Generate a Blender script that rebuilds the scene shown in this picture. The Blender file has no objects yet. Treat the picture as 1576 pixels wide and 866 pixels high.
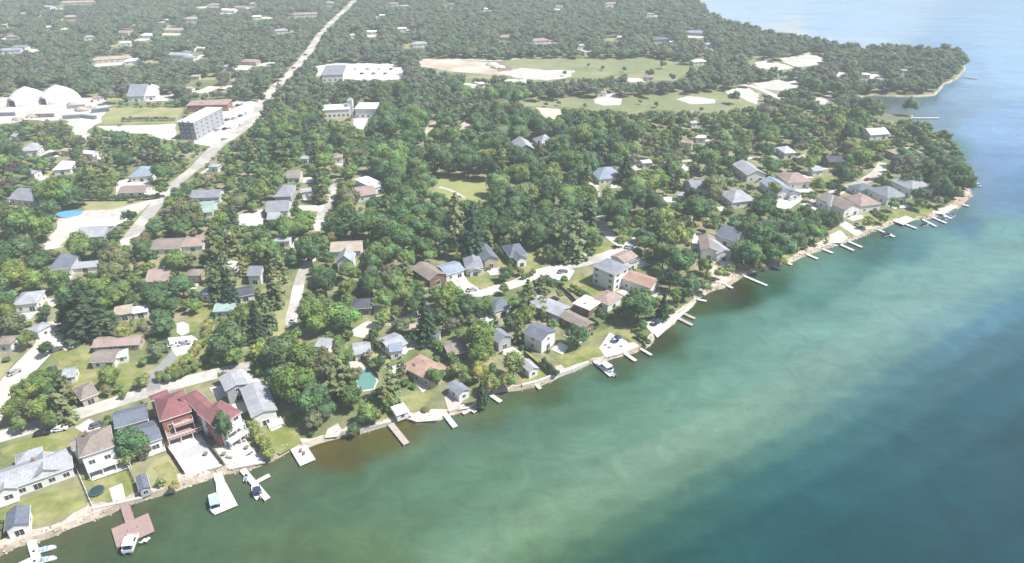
import bpy, bmesh, math, random
import numpy as np
from mathutils import Vector, Matrix
from mathutils.geometry import tessellate_polygon
R = math.radians
rnd = random.Random(7)
rng = np.random.default_rng(7)
S = bpy.context.scene
COL = S.collection

# ------------------------------------------------------------ camera, sky, sun, exposure
H, F, CX, CY, PITCH = 140.0, 1050.0, 788.0, 433.0, R(29)
cam_d = bpy.data.cameras.new('camera'); cam = bpy.data.objects.new('camera', cam_d); COL.objects.link(cam)
cam.location = (0, 0, H); cam.rotation_euler = (R(90) - PITCH, 0, 0)
cam_d.sensor_width = 36; cam_d.lens = F / 1576 * 36; cam_d.clip_start = 1; cam_d.clip_end = 20000
S.camera = cam
SUN_ELEV, SUN_AZ = R(56), R(100)          # azimuth clockwise from +Y (the view direction)
SUN_STRENGTH, SKY_STRENGTH = 5.0, 0.10
HAZE_DENSITY = 0.00034
W = bpy.data.worlds.new('World'); S.world = W; W.use_nodes = True
nt = W.node_tree; sky = nt.nodes.new('ShaderNodeTexSky'); sky.sky_type = 'NISHITA'; sky.sun_disc = False
sky.sun_elevation = SUN_ELEV; sky.sun_rotation = SUN_AZ
sky.air_density = 1.0; sky.dust_density = 1.5; sky.ozone_density = 2.0
bg = nt.nodes['Background']; bg.inputs[1].default_value = SKY_STRENGTH
nt.links.new(sky.outputs[0], bg.inputs[0])
ld = bpy.data.lights.new('sun', 'SUN'); ld.energy = SUN_STRENGTH; ld.angle = R(0.5); ld.color = (1, .965, .91)
sun = bpy.data.objects.new('sun', ld); COL.objects.link(sun)
sd = Vector((math.sin(SUN_AZ) * math.cos(SUN_ELEV), math.cos(SUN_AZ) * math.cos(SUN_ELEV), math.sin(SUN_ELEV)))
sun.rotation_euler = sd.to_track_quat('Z', 'Y').to_euler(); sun.location = (0, 0, 300)
S.view_settings.view_transform = 'Standard'; S.view_settings.look = 'None'
S.view_settings.gamma = 1; S.view_settings.exposure = 0.58
S.render.engine = 'CYCLES'
S.cycles.max_bounces = 5; S.cycles.diffuse_bounces = 2; S.cycles.glossy_bounces = 2
S.cycles.transmission_bounces = 2; S.cycles.volume_bounces = 0; S.cycles.transparent_max_bounces = 4
S.cycles.use_denoising = True
try: S.cycles.denoiser = 'OPENIMAGEDENOISE'
except Exception: pass

# ------------------------------------------------------------ from the photograph's survey to the ground
SP, CP = math.sin(PITCH), math.cos(PITCH)
def G(px, py, z=0.0):
    a = (px - CX) / F; b = (py - CY) / F
    dx, dy, dz = a, CP - b * SP, -SP - b * CP
    t = (H - z) / -dz
    return Vector((dx * t, dy * t, z))
def proj(x, y, z):
    dz = z - H
    d = y * CP - dz * SP
    u = y * SP + dz * CP
    return CX + F * x / d, CY - F * u / d, d
def pxm(px, py):                      # photo pixels per metre there
    return CP * (py - (CY - F * SP / CP)) / H

def tag(o, label=None, cat=None, group=None, kind=None):
    if label: o['label'] = label
    if cat: o['category'] = cat
    if group: o['group'] = group
    if kind: o['kind'] = kind
    return o
def empty(name, loc, rz=0, label=None, cat=None, group=None):
    o = bpy.data.objects.new(name, None); COL.objects.link(o); o.empty_display_size = 1
    o.location = loc; o.rotation_euler = (0, 0, rz)
    return tag(o, label, cat, group)
def link(name, me, parent=None, loc=None, rz=None):
    o = bpy.data.objects.new(name, me); COL.objects.link(o)
    if parent: o.parent = parent
    if loc is not None: o.location = loc
    if rz is not None: o.rotation_euler = (0, 0, rz)
    return o

# ------------------------------------------------------------ materials
MATS = {}
def mat(name, col, rough=.85, noise=.15, scale=.6, spec=.3, metal=0, col2=None, scale2=None, bump=0, brick=False):
    if name in MATS: return MATS[name]
    m = bpy.data.materials.new(name); m.use_nodes = True; t = m.node_tree; b = t.nodes['Principled BSDF']
    b.inputs['Roughness'].default_value = rough; b.inputs['Metallic'].default_value = metal
    b.inputs['Specular IOR Level'].default_value = spec
    geo = t.nodes.new('ShaderNodeNewGeometry')
    n = t.nodes.new('ShaderNodeTexNoise'); n.inputs['Scale'].default_value = scale; n.inputs['Detail'].default_value = 6
    n.inputs['Roughness'].default_value = .65
    t.links.new(geo.outputs['Position'], n.inputs['Vector'])
    mr = t.nodes.new('ShaderNodeMapRange'); mr.inputs[1].default_value = .3; mr.inputs[2].default_value = .7
    mr.inputs[3].default_value = 1 - noise; mr.inputs[4].default_value = 1 + noise
    t.links.new(n.outputs[0], mr.inputs[0])
    mx = t.nodes.new('ShaderNodeVectorMath'); mx.operation = 'MULTIPLY'
    if col2:
        n2 = t.nodes.new('ShaderNodeTexNoise'); n2.inputs['Scale'].default_value = scale2 or .08; n2.inputs['Detail'].default_value = 5
        t.links.new(geo.outputs['Position'], n2.inputs['Vector'])
        cr = t.nodes.new('ShaderNodeValToRGB'); cr.color_ramp.elements[0].position = .42; cr.color_ramp.elements[1].position = .6
        cr.color_ramp.elements[0].color = (*col, 1); cr.color_ramp.elements[1].color = (*col2, 1)
        t.links.new(n2.outputs[0], cr.inputs[0]); t.links.new(cr.outputs[0], mx.inputs[0])
    else:
        mx.inputs[0].default_value = col
    t.links.new(mr.outputs[0], mx.inputs[1]); t.links.new(mx.outputs[0], b.inputs['Base Color'])
    if bump:
        bp = t.nodes.new('ShaderNodeBump'); bp.inputs['Strength'].default_value = bump; bp.inputs['Distance'].default_value = .1
        t.links.new(n.outputs[0], bp.inputs['Height']); t.links.new(bp.outputs[0], b.inputs['Normal'])
    m.diffuse_color = (*col, 1); MATS[name] = m; return m
def roofmat(name, col):
    if name in MATS: return MATS[name]
    m = mat(name, col, rough=.9, noise=.3, scale=2.2, spec=.2, col2=tuple(c * .84 for c in col), scale2=.25)
    return m
ROOF = dict(grey=(.25, .265, .30), pale=(.36, .375, .40), dark=(.085, .095, .115), maroon=(.25, .115, .12), brown=(.27, .225, .20),
            pink=(.36, .27, .245), salmon=(.40, .26, .21), white=(.72, .73, .74), tan=(.42, .36, .29), blue=(.27, .32, .40), slate=(.15, .17, .21),
            green=(.30, .40, .37))
WALL = dict(white=(.68, .68, .66), cream=(.58, .53, .44), brick=(.30, .14, .10), grey=(.36, .37, .39), tan=(.44, .37, .29), brown=(.20, .13, .09),
            bluegrey=(.30, .35, .42))
for k, c in ROOF.items(): roofmat('roof_' + k, c)
for k, c in WALL.items(): mat('wall_' + k, c, noise=.1, scale=.8)
M_TRIM = mat('white_trim', (.78, .78, .76), noise=.04)
M_GLASS = mat('window_glass', (.035, .045, .06), rough=.08, spec=.6, noise=.1)
M_CONC = mat('concrete', (.56, .54, .50), noise=.12, scale=.5, col2=(.48, .46, .42))
M_WOODP = mat('weathered_deck', (.42, .37, .33), noise=.15, scale=2)
M_WOODW = mat('pale_dock_boards', (.60, .58, .55), noise=.12, scale=2)
M_WOODR = mat('red_dock_boards', (.33, .23, .21), noise=.18, scale=2)
M_POST = mat('dock_post', (.22, .19, .16), noise=.2)
M_BRICK = mat('chimney_brick', (.28, .15, .11), noise=.2, scale=3)
M_TRUNK = mat('bark', (.11, .085, .065), noise=.25, scale=2)
M_DARK = mat('dark_rubber', (.02, .02, .022), noise=.1)
M_FENCE = mat('dark_fence', (.10, .075, .06), noise=.2)
M_WHITE = mat('white_gelcoat', (.74, .75, .77), rough=.35, noise=.03, spec=.5)
M_NAVY = mat('navy_cover', (.03, .045, .10), noise=.15)
M_LTBLUE = mat('light_blue_canvas', (.35, .48, .60), noise=.08)
M_METAL = mat('aluminium', (.45, .46, .48), rough=.4, noise=.05, metal=.6)
M_ROCK = mat('shore_rock', (.46, .41, .36), noise=.3, scale=.9, col2=(.30, .26, .22), scale2=.5)
def attr_mat(name, attr, obj_tint=False, rough=.6):
    m = bpy.data.materials.new(name); m.use_nodes = True; t = m.node_tree
    b = t.nodes['Principled BSDF']; b.inputs['Roughness'].default_value = rough; b.inputs['Specular IOR Level'].default_value = .15
    a = t.nodes.new('ShaderNodeAttribute'); a.attribute_name = attr
    mx = t.nodes.new('ShaderNodeVectorMath'); mx.operation = 'MULTIPLY'
    t.links.new(a.outputs['Color'], mx.inputs[0])
    if obj_tint:
        oi = t.nodes.new('ShaderNodeObjectInfo'); t.links.new(oi.outputs['Color'], mx.inputs[1])
    else: mx.inputs[1].default_value = (1, 1, 1)
    t.links.new(mx.outputs[0], b.inputs['Base Color'])
    tr = t.nodes.new('ShaderNodeBsdfTranslucent'); t.links.new(mx.outputs[0], tr.inputs[0])
    ms = t.nodes.new('ShaderNodeMixShader'); ms.inputs[0].default_value = .42
    t.links.new(b.outputs[0], ms.inputs[1]); t.links.new(tr.outputs[0], ms.inputs[2])
    t.links.new(ms.outputs[0], t.nodes['Material Output'].inputs[0])
    return m
M_LEAF = attr_mat('foliage', 'shade', True)
M_LEAFW = attr_mat('woodland_foliage', 'shade', False)

# ------------------------------------------------------------ mesh helpers
class MB:
    """collects boxes, prisms and tubes into one mesh"""
    def __init__(s): s.v = []; s.f = []; s.m = []
    def add(s, vs, fs, mi=0):
        o = len(s.v); s.v += [tuple(v) for v in vs]; s.f += [tuple(i + o for i in f) for f in fs]; s.m += [mi] * len(fs); return s
    def box(s, x0, y0, z0, x1, y1, z1, mi=0):
        v = [(x0, y0, z0), (x1, y0, z0), (x1, y1, z0), (x0, y1, z0), (x0, y0, z1), (x1, y0, z1), (x1, y1, z1), (x0, y1, z1)]
        return s.add(v, [(0, 3, 2, 1), (4, 5, 6, 7), (0, 1, 5, 4), (1, 2, 6, 5), (2, 3, 7, 6), (3, 0, 4, 7)], mi)
    def prism(s, pts, z0, z1, mi=0, top_inset=0):
        n = len(pts); c = Vector((sum(p[0] for p in pts) / n, sum(p[1] for p in pts) / n))
        tp = [((p[0] - c.x) * (1 - top_inset) + c.x, (p[1] - c.y) * (1 - top_inset) + c.y, z1) for p in pts]
        v = [(p[0], p[1], z0) for p in pts] + tp
        return s.add(v, [tuple(range(n - 1, -1, -1)), tuple(range(n, 2 * n))] + [(i, (i + 1) % n, n + (i + 1) % n, n + i) for i in range(n)], mi)
    def tube(s, a, b, r0, r1=None, n=6, mi=0):
        a = Vector(a); b = Vector(b); r1 = r0 if r1 is None else r1; d = (b - a).normalized()
        u = d.orthogonal().normalized(); w = d.cross(u); v = []
        for P, r in ((a, r0), (b, r1)):
            for i in range(n):
                t = 2 * math.pi * i / n; v.append(P + (u * math.cos(t) + w * math.sin(t)) * r)
        return s.add(v, [tuple(range(n - 1, -1, -1)), tuple(range(n, 2 * n))] + [(i, (i + 1) % n, n + (i + 1) % n, n + i) for i in range(n)], mi)
    def mesh(s, name, mats, smooth=False):
        me = bpy.data.meshes.new(name); me.from_pydata(s.v, [], s.f)
        for m in (mats if isinstance(mats, (list, tuple)) else [mats]): me.materials.append(m)
        me.polygons.foreach_set('material_index', s.m)
        if smooth: me.polygons.foreach_set('use_smooth', [True] * len(s.f))
        me.update(); return me
    def build(s, name, mats, parent=None, loc=None, rz=None, smooth=False): return link(name, s.mesh(name, mats, smooth), parent, loc, rz)

def np_mesh(name, V, T, mat_, shade=None, smooth=False):
    """V (n,3), T (m,3) triangles, shade (n,3) colours"""
    me = bpy.data.meshes.new(name); n, m = len(V), len(T)
    me.vertices.add(n); me.vertices.foreach_set('co', np.asarray(V, np.float32).ravel())
    me.loops.add(m * 3); me.loops.foreach_set('vertex_index', np.asarray(T, np.int32).ravel())
    me.polygons.add(m); me.polygons.foreach_set('loop_start', np.arange(0, 3 * m, 3, dtype=np.int32))
    try: me.polygons.foreach_set('loop_total', np.full(m, 3, np.int32))
    except Exception: pass
    if smooth: me.polygons.foreach_set('use_smooth', np.ones(m, bool))
    if shade is not None:
        a = me.color_attributes.new('shade', 'FLOAT_COLOR', 'POINT')
        a.data.foreach_set('color', np.hstack([shade, np.ones((n, 1))]).astype(np.float32).ravel())
    me.materials.append(mat_); me.update(calc_edges=True); me.validate(); return me

def resample(P, step):
    out = []
    for a, b in zip(P[:-1], P[1:]):
        n = max(1, int((b - a).length / step))
        for i in range(n): out.append(a.lerp(b, i / n))
    out.append(P[-1]); return out
def catmull(P, step=4):
    Q = [2 * P[0] - P[1]] + list(P) + [2 * P[-1] - P[-2]]; out = []
    for i in range(1, len(Q) - 2):
        p0, p1, p2, p3 = Q[i - 1:i + 3]; n = max(2, int((p2 - p1).length / step))
        for k in range(n):
            t = k / n
            out.append(.5 * ((2 * p1) + (p2 - p0) * t + (2 * p0 - 5 * p1 + 4 * p2 - p3) * t * t + (3 * p1 - p0 - 3 * p2 + p3) * t ** 3))
    out.append(P[-1]); return out
def noise1(x, y): return mathutils_noise.noise(Vector((x, y, 0)))
import mathutils.noise as mathutils_noise

# visible-area masks in the survey frame, used only to keep planting off roofs, roads and lawns
MX0, MY0, MW, MH = -160, -120, 1000, 600     # 2 px cells
VIS = np.zeros((MH, MW), bool); ROOT = np.zeros((MH, MW), bool)
yy, xx = np.mgrid[0:MH, 0:MW]; GXP = xx * 2 + MX0; GYP = yy * 2 + MY0
def raster(M, pts):
    xs = [p[0] for p in pts]; ys = [p[1] for p in pts]
    i0 = max(0, int((min(xs) - MX0) / 2) - 1); i1 = min(MW, int((max(xs) - MX0) / 2) + 2)
    j0 = max(0, int((min(ys) - MY0) / 2) - 1); j1 = min(MH, int((max(ys) - MY0) / 2) + 2)
    if i1 <= i0 or j1 <= j0: return
    X = GXP[j0:j1, i0:i1]; Y = GYP[j0:j1, i0:i1]; ins = np.zeros(X.shape, bool); n = len(pts)
    for k in range(n):
        x0, y0 = pts[k]; x1, y1 = pts[(k + 1) % n]
        if y0 == y1: continue
        c = ((y0 > Y) != (y1 > Y)) & (X < (x1 - x0) * (Y - y0) / (y1 - y0) + x0); ins ^= c
    M[j0:j1, i0:i1] |= ins
def hit(M, px, py):
    i = ((np.asarray(px) - MX0) / 2).astype(int); j = ((np.asarray(py) - MY0) / 2).astype(int)
    ok = (i >= 0) & (i < MW) & (j >= 0) & (j < MH); r = np.zeros(np.shape(px), bool); r[ok] = M[j[ok], i[ok]]; return r
def keep_clear(world_pts, vis=True, root=True):
    pp = [proj(*p)[:2] for p in world_pts]
    if vis: raster(VIS, pp)
    if root: raster(ROOT, pp)

# ------------------------------------------------------------ shoreline, land and lake
SH = [(-420, 960), (-200, 905), (-60, 872), (0, 853), (28, 841), (60, 833), (100, 817), (150, 797), (190, 780), (215, 771), (260, 756), (300, 743), (330, 734),
 (380, 724), (420, 709), (445, 694), (468, 690), (500, 680), (530, 671), (548, 663), (560, 665), (602, 652), (625, 643), (640, 651), (672, 648), (692, 638),
 (735, 628), (748, 607), (785, 601), (820, 598), (850, 586), (880, 573), (905, 561), (935, 556), (965, 546), (1000, 531), (1015, 516), (1030, 502),
 (1045, 488), (1060, 476), (1072, 461), (1092, 449), (1118, 442), (1145, 424), (1180, 412), (1215, 404), (1250, 391), (1280, 379), (1310, 371), (1342, 357),
 (1388, 341), (1440, 335), (1478, 318), (1494, 300), (1492, 276), (1488, 256), (1465, 234), (1442, 217), (1425, 203), (1398, 196), (1372, 190), (1402, 186), (1404, 178), (1370, 177), (1335, 172), (1314, 163),
 (1312, 151), (1345, 147), (1400, 149), (1440, 147), (1452, 131), (1474, 121), (1486, 106), (1480, 93), (1462, 83), (1420, 86), (1360, 82), (1326, 88), (1276, 74),
 (1200, 62), (1150, 50), (1112, 39), (1086, 25), (1072, 2), (1062, -14), (1040, -30), (1000, -45)]
WL = [G(x, y, -1.0) for x, y in SH]
shore = []
for a, b in zip(WL[:-1], WL[1:]):
    n = max(1, int((b - a).length / 2.5))
    for i in range(n): shore.append(a.lerp(b, i / n))
shore.append(WL[-1])
sh2 = []
for i, p in enumerate(shore):
    q = shore[min(i + 1, len(shore) - 1)] - shore[max(i - 1, 0)]; nrm = Vector((q.y, -q.x, 0)).normalized()
    w = noise1(p.x * .12, p.y * .12) * 1.1 + noise1(p.x * .4, p.y * .4) * .5
    sh2.append((p + nrm * w, nrm))
# smooth the inland normals
def inl(off, z, wob=0):
    out = []
    for i, (p, n) in enumerate(sh2):
        m = sum((sh2[j][1] for j in range(max(0, i - 3), min(len(sh2), i + 4))), Vector()).normalized()
        q = p - m * (off + wob * noise1(p.x * .15 + 9, p.y * .15)); out.append(Vector((q.x, q.y, z)))
    return out
edge = inl(1.2, 0.0); foot = inl(-.8, -1.35)
SHORE = edge
far_close = [Vector((200, 4200, 0)), Vector((-4000, 4200, 0)), Vector((-4000, -900, 0)), Vector((-900, -900, 0))]
outline = edge + far_close
tri = tessellate_polygon([outline])
me = bpy.data.meshes.new('ground'); me.from_pydata(outline, [], [t if (outline[t[1]] - outline[t[0]]).cross(outline[t[2]] - outline[t[0]]).z > 0 else t[::-1] for t in tri])
ground_mat = mat('ground_grass', (.13, .165, .06), noise=.3, scale=.22, col2=(.27, .25, .15), scale2=.035, rough=.95)
me.materials.append(ground_mat); tag(link('ground', me), kind='structure')
me = bpy.data.meshes.new('shore_bank'); n = len(edge)
me.from_pydata(edge + foot, [], [(i, n + i, n + i + 1, i + 1) for i in range(n - 1)])
me.materials.append(mat('bank_gravel', (.40, .35, .28), noise=.3, scale=.5, col2=(.26, .22, .16), scale2=.1)); tag(link('shore_bank', me), kind='structure')
# land test in plan
LP = np.array([(p.x, p.y) for p in outline])
def on_land(x, y):
    x = np.asarray(x); y = np.asarray(y); ins = np.zeros(x.shape, bool)
    x0, y0 = LP[:, 0], LP[:, 1]; x1, y1 = np.roll(x0, -1), np.roll(y0, -1)
    for a, b, c, d in zip(x0, y0, x1, y1):
        if b == d: continue
        ins ^= ((b > y) != (d > y)) & (x < (c - a) * (y - b) / (d - b) + a)
    return ins

# lake: one sheet, bed colour per vertex, with sky sheen painted into the far bay
def s2l(c): c = np.asarray(c, float) / 255; return np.where(c < .04045, c / 12.92, ((c + .055) / 1.055) ** 2.4)
WC = [(-200,950,72,94,70),(100,860,80,106,82),(200,800,84,110,84),(300,800,88,120,94),(420,740,90,118,94),(500,750,88,124,98),(450,850,94,124,94),(600,720,92,130,106),(520,700,100,100,66),(600,680,100,106,70),(570,690,92,104,72),
 (700,690,92,134,112),(760,640,90,124,98),(650,800,96,132,104),(560,866,98,130,94),(800,660,94,140,122),(900,600,92,144,126),(860,600,78,112,84),(960,570,78,114,92),
 (1100,500,88,146,134),(1050,545,82,130,108),(1025,530,64,94,72),(1250,455,92,150,144),(1300,420,88,144,142),(1200,440,78,124,118),(1140,458,62,92,66),(1090,470,70,106,88),(1400,390,96,148,158),(1340,385,84,130,130),(1500,350,100,146,170),(1550,300,112,158,194),
 (1520,250,126,170,212),(1530,200,146,188,228),(1550,100,166,208,242),(1300,40,180,214,243),(1150,15,188,218,243),(1200,72,206,220,226),(1290,86,192,212,228),(1120,50,206,216,218),(1350,160,136,162,172),(1440,170,140,172,196),(1470,140,150,186,216),(1500,110,158,198,232),(1420,158,140,170,190),(1380,170,134,158,168)]
DROP = [(760, 910), (839, 866), (967, 796), (1034, 757), (1122, 712), (1184, 679), (1256, 641), (1339, 593), (1423, 542), (1478, 508), (1534, 473), (1620, 425)]
PROF = {-330: ((46, 92, 86), (44, 90, 98), (48, 88, 102)), -200: ((48, 98, 90), (42, 92, 100), (54, 98, 110)), -110: ((52, 102, 92), (46, 98, 106), (62, 110, 124)), -50: ((62, 108, 92), (56, 110, 114), (78, 126, 140)), -12: ((82, 122, 96), (78, 130, 122), (90, 144, 164)),
        20: ((104, 142, 110), (112, 154, 136), (114, 164, 170)), 60: ((120, 158, 126), (128, 170, 150), (130, 178, 176)), 110: ((106, 148, 120), (112, 164, 146), (124, 176, 174)), 170: ((96, 138, 112), (102, 156, 140), (116, 168, 168)), 235: ((92, 132, 108), (98, 150, 136), (112, 164, 166))}
SHNP = [(x, y) for x, y in SH if 400 < x < 1500 and y > 300]
for k in range(len(DROP) - 1):
    (ax, ay), (bx_, by_) = DROP[k], DROP[k + 1]; ln = math.hypot(bx_ - ax, by_ - ay); ux, uy = (bx_ - ax) / ln, (by_ - ay) / ln
    for q in (0, .5):
        mx_, my_ = ax + (bx_ - ax) * q, ay + (by_ - ay) * q; t = min(2, max(0, (mx_ - 840) / 330))
        for dd, cs in PROF.items():
            X0, Y0 = mx_ + uy * dd, my_ - ux * dd
            if min(math.hypot(X0 - a, Y0 - b) for a, b in SHNP) < 45: continue
            a_, b_ = cs[int(min(t, 1.999))], cs[int(min(t, 1.999)) + 1]; f = t - int(min(t, 1.999)); WC.append((X0, Y0, *[u * (1 - f) + v * f for u, v in zip(a_, b_)]))
wc = np.array(WC, float)
gx = np.concatenate([np.linspace(-420, 1150, 315), np.array([1300, 1600, 2200, 3200, 4500])]); gx = np.concatenate([[-4500, -2000, -900], gx])
gy = np.concatenate([[-1000, -200, 20], np.geomspace(90, 1900, 300), [2200, 2800, 3600, 4500]])
X, Y = np.meshgrid(gx, gy); PX, PY, D = proj(X, np.maximum(Y, 60), -1.0)
PX = np.clip(PX, -300, 1700); PY = np.clip(PY, 0, 960)
acc = np.zeros(X.shape + (3,)); wt = np.zeros(X.shape)
wxn = np.vectorize(lambda a, b: mathutils_noise.fractal(Vector((a * .012, b * .012, 3)), 1, 2, 4))(np.clip(X, -450, 1200), np.clip(Y, 80, 2000))
wyn = np.roll(wxn, 37, axis=1)
PXw, PYw = PX + wxn * 10, PY + wyn * 6
for a, b, r_, g_, b_ in WC:
    d2 = ((PXw - a) ** 2 + (1.6 * (PYw - b)) ** 2) / 500 + 1; w = d2 ** -3.2
    acc += w[..., None] * s2l((r_, g_, b_)); wt += w
wcol = acc / wt[..., None]
lum = wcol.mean(-1, keepdims=True); wcol = (lum + (wcol - lum) * .80) * (1.27 - .12 * np.clip(lum * 2.5, 0, 1))
# vertex colour = seen colour less rendered sky mirror and air; far bay keeps painted sky blue
QY = [15, 30, 150, 250, 400, 500, 700, 830]
OFF = np.stack([np.interp(PY, QY, v) for v in ([.35, .336, .23, .159, .099, .067, .043, .040], [.415, .402, .281, .196, .121, .081, .051, .046], [.475, .464, .343, .247, .154, .101, .061, .056])], -1)
wcol = np.clip((wcol - OFF) / np.interp(PY, QY, [.87, .9, 1.29, 1.49, 1.82, 2.0, 1.95, 2.0])[..., None], .004, .6)
nearsh = np.array([(p.x, p.y) for p in shore[::4]])
dmin = np.full(X.shape, 1e9)
for a, b in nearsh: dmin = np.minimum(dmin, (X - a) ** 2 + (Y - b) ** 2)
dmin = np.sqrt(dmin); k = np.exp(-dmin / (7.0 + 4 * wyn))[..., None] * (Y < 560)[..., None]
wcol = wcol * (1 - .38 * k) + .38 * k * s2l((118, 100, 66)) * .8
ny, nx = X.shape; idx = np.arange(nx * ny).reshape(ny, nx)
a, b, c, d = idx[:-1, :-1].ravel(), idx[:-1, 1:].ravel(), idx[1:, 1:].ravel(), idx[1:, :-1].ravel()
T = np.vstack([np.stack([a, b, c], 1), np.stack([a, c, d], 1)])
M_WATER = bpy.data.materials.new('lake_water'); M_WATER.use_nodes = True; t = M_WATER.node_tree; b = t.nodes['Principled BSDF']
b.inputs['Roughness'].default_value = .12; b.inputs['IOR'].default_value = 1.333
at = t.nodes.new('ShaderNodeAttribute'); at.attribute_name = 'shade'
geo = t.nodes.new('ShaderNodeNewGeometry')
mp = t.nodes.new('ShaderNodeMapping'); mp.inputs['Rotation'].default_value = (0, 0, R(-38)); mp.inputs['Scale'].default_value = (.012, .05, 1)
t.links.new(geo.outputs['Position'], mp.inputs[0])
n1 = t.nodes.new('ShaderNodeTexNoise'); n1.inputs['Scale'].default_value = 1; n1.inputs['Detail'].default_value = 9; n1.inputs['Roughness'].default_value = .68
n1.inputs['Distortion'].default_value = .6
t.links.new(mp.outputs[0], n1.inputs['Vector'])
mr = t.nodes.new('ShaderNodeMapRange'); mr.inputs[1].default_value = .3; mr.inputs[2].default_value = .7; mr.inputs[3].default_value = .84; mr.inputs[4].default_value = 1.16
t.links.new(n1.outputs[0], mr.inputs[0])
mx = t.nodes.new('ShaderNodeVectorMath'); mx.operation = 'MULTIPLY'; t.links.new(at.outputs[0], mx.inputs[0]); t.links.new(mr.outputs[0], mx.inputs[1])
t.links.new(mx.outputs[0], b.inputs['Base Color'])
mp2 = t.nodes.new('ShaderNodeMapping'); mp2.inputs['Rotation'].default_value = (0, 0, R(-20)); mp2.inputs['Scale'].default_value = (.35, 1, 1); t.links.new(geo.outputs['Position'], mp2.inputs[0])
n2 = t.nodes.new('ShaderNodeTexNoise'); n2.inputs['Scale'].default_value = .6; n2.inputs['Detail'].default_value = 6; n2.inputs['Roughness'].default_value = .6
t.links.new(mp2.outputs[0], n2.inputs['Vector'])
n3 = t.nodes.new('ShaderNodeTexNoise'); n3.inputs['Scale'].default_value = .09; n3.inputs['Detail'].default_value = 8; n3.inputs['Roughness'].default_value = .75; n3.inputs['Distortion'].default_value = 1.2
t.links.new(geo.outputs['Position'], n3.inputs['Vector'])
mr3 = t.nodes.new('ShaderNodeMapRange'); mr3.inputs[1].default_value = .25; mr3.inputs[2].default_value = .75; mr3.inputs[3].default_value = .74; mr3.inputs[4].default_value = 1.26; t.links.new(n3.outputs[0], mr3.inputs[0])
mx3 = t.nodes.new('ShaderNodeVectorMath'); mx3.operation = 'MULTIPLY'; t.links.new(mx.outputs[0], mx3.inputs[0]); t.links.new(mr3.outputs[0], mx3.inputs[1]); t.links.new(mx3.outputs[0], b.inputs['Base Color'])
bp = t.nodes.new('ShaderNodeBump'); bp.inputs['Strength'].default_value = .4; bp.inputs['Distance'].default_value = .3
t.links.new(n2.outputs[0], bp.inputs['Height']); t.links.new(bp.outputs[0], b.inputs['Normal'])
V = np.stack([X.ravel(), Y.ravel(), np.full(X.size, -1.0)], 1)
tag(link('lake_water', np_mesh('lake_water', V, T, M_WATER, wcol.reshape(-1, 3), True)), kind='structure')

# ------------------------------------------------------------ sheets on the ground
SHN = 0
def sheet(name, pts, z, m, jag=0, vis=True, world=False, th=0):
    global SHN; SHN += 1; z += .005 * (SHN % 7)
    P = [Vector((p[0], p[1], z)) if world else G(p[0], p[1], 0) for p in pts]
    for p in P: p.z = z
    if jag:
        Q = resample(P + [P[0]], 2.5 if jag < 3 else 5)[:-1]; P = []
        for q in Q: P.append(q + Vector((noise1(q.x * .3, q.y * .3) + 1.3 * noise1(q.x * .1, q.y * .1), noise1(q.x * .3 + 50, q.y * .3) + 1.3 * noise1(q.x * .1 + 90, q.y * .1), 0)) * jag)
    tr = tessellate_polygon([P]); fs = [t if (P[t[1]] - P[t[0]]).cross(P[t[2]] - P[t[0]]).z > 0 else t[::-1] for t in tr]
    vs = list(P)
    if th:
        n = len(P); vs = vs + [p - Vector((0, 0, th)) for p in P]; fs = fs + [(i, n + i, n + (i + 1) % n, (i + 1) % n) for i in range(n)]
    me = bpy.data.meshes.new(name); me.from_pydata(vs, [], fs); me.materials.append(m)
    keep_clear(P, vis)
    return tag(link(name, me), kind='structure')
def road(name, pts, w, z, m, vis=True, core=1.0):
    P = catmull([G(*p[:2]) for p in pts]); n = len(P); L = []; Rr = []
    for i, p in enumerate(P):
        q = P[min(i + 1, n - 1)] - P[max(i - 1, 0)]; nr = Vector((-q.y, q.x, 0)).normalized()
        ww = (w + .5 * noise1(p.x * .1, p.y * .1)) / 2
        L.append(p + nr * ww); Rr.append(p - nr * ww)
    vs = [Vector((p.x, p.y, z)) for p in L + Rr]
    me = bpy.data.meshes.new(name); me.from_pydata(vs, [], [(i, n + i, n + i + 1, i + 1) for i in range(n - 1)]); me.materials.append(m)
    for i in range(n - 1):
        q = [vs[i], vs[n + i], vs[n + i + 1], vs[i + 1]]; keep_clear(q, vis and core == 1)
        if core < 1: c0, c1 = (q[0] + q[1]) / 2, (q[2] + q[3]) / 2; keep_clear([c0.lerp(q[0], core), c0.lerp(q[1], core), c1.lerp(q[2], core), c1.lerp(q[3], core)], True, False)
    return tag(link(name, me), kind='structure')
M_ROAD = mat('pale_asphalt', (.37, .35, .32), noise=.2, scale=.35, col2=(.58, .55, .49), scale2=.05)
M_GRAVEL = mat('pale_gravel', (.66, .61, .53), noise=.15, scale=.5, col2=(.52, .48, .40), scale2=.07)
M_ASPH = mat('grey_asphalt', (.26, .26, .26), noise=.15, scale=.5)
M_LAWN = mat('lawn_grass', (.17, .20, .052), noise=.25, scale=.35, col2=(.27, .26, .11), scale2=.11)
M_DRY = mat('dry_grass', (.33, .31, .16), noise=.2, scale=.2, col2=(.22, .25, .10), scale2=.05)
M_GOLF = mat('fairway_grass', (.19, .215, .10), noise=.16, scale=.06, col2=(.25, .26, .14), scale2=.014)
M_SAND = mat('white_sand', (.47, .445, .40), noise=.22, scale=.3, col2=(.58, .55, .50), scale2=.05)
M_EARTH = mat('bare_earth', (.45, .36, .28), noise=.2, scale=.1, col2=(.58, .51, .42), scale2=.03)
M_PURP = mat('dark_soil', (.24, .17, .17), noise=.2, scale=.1)
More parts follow.
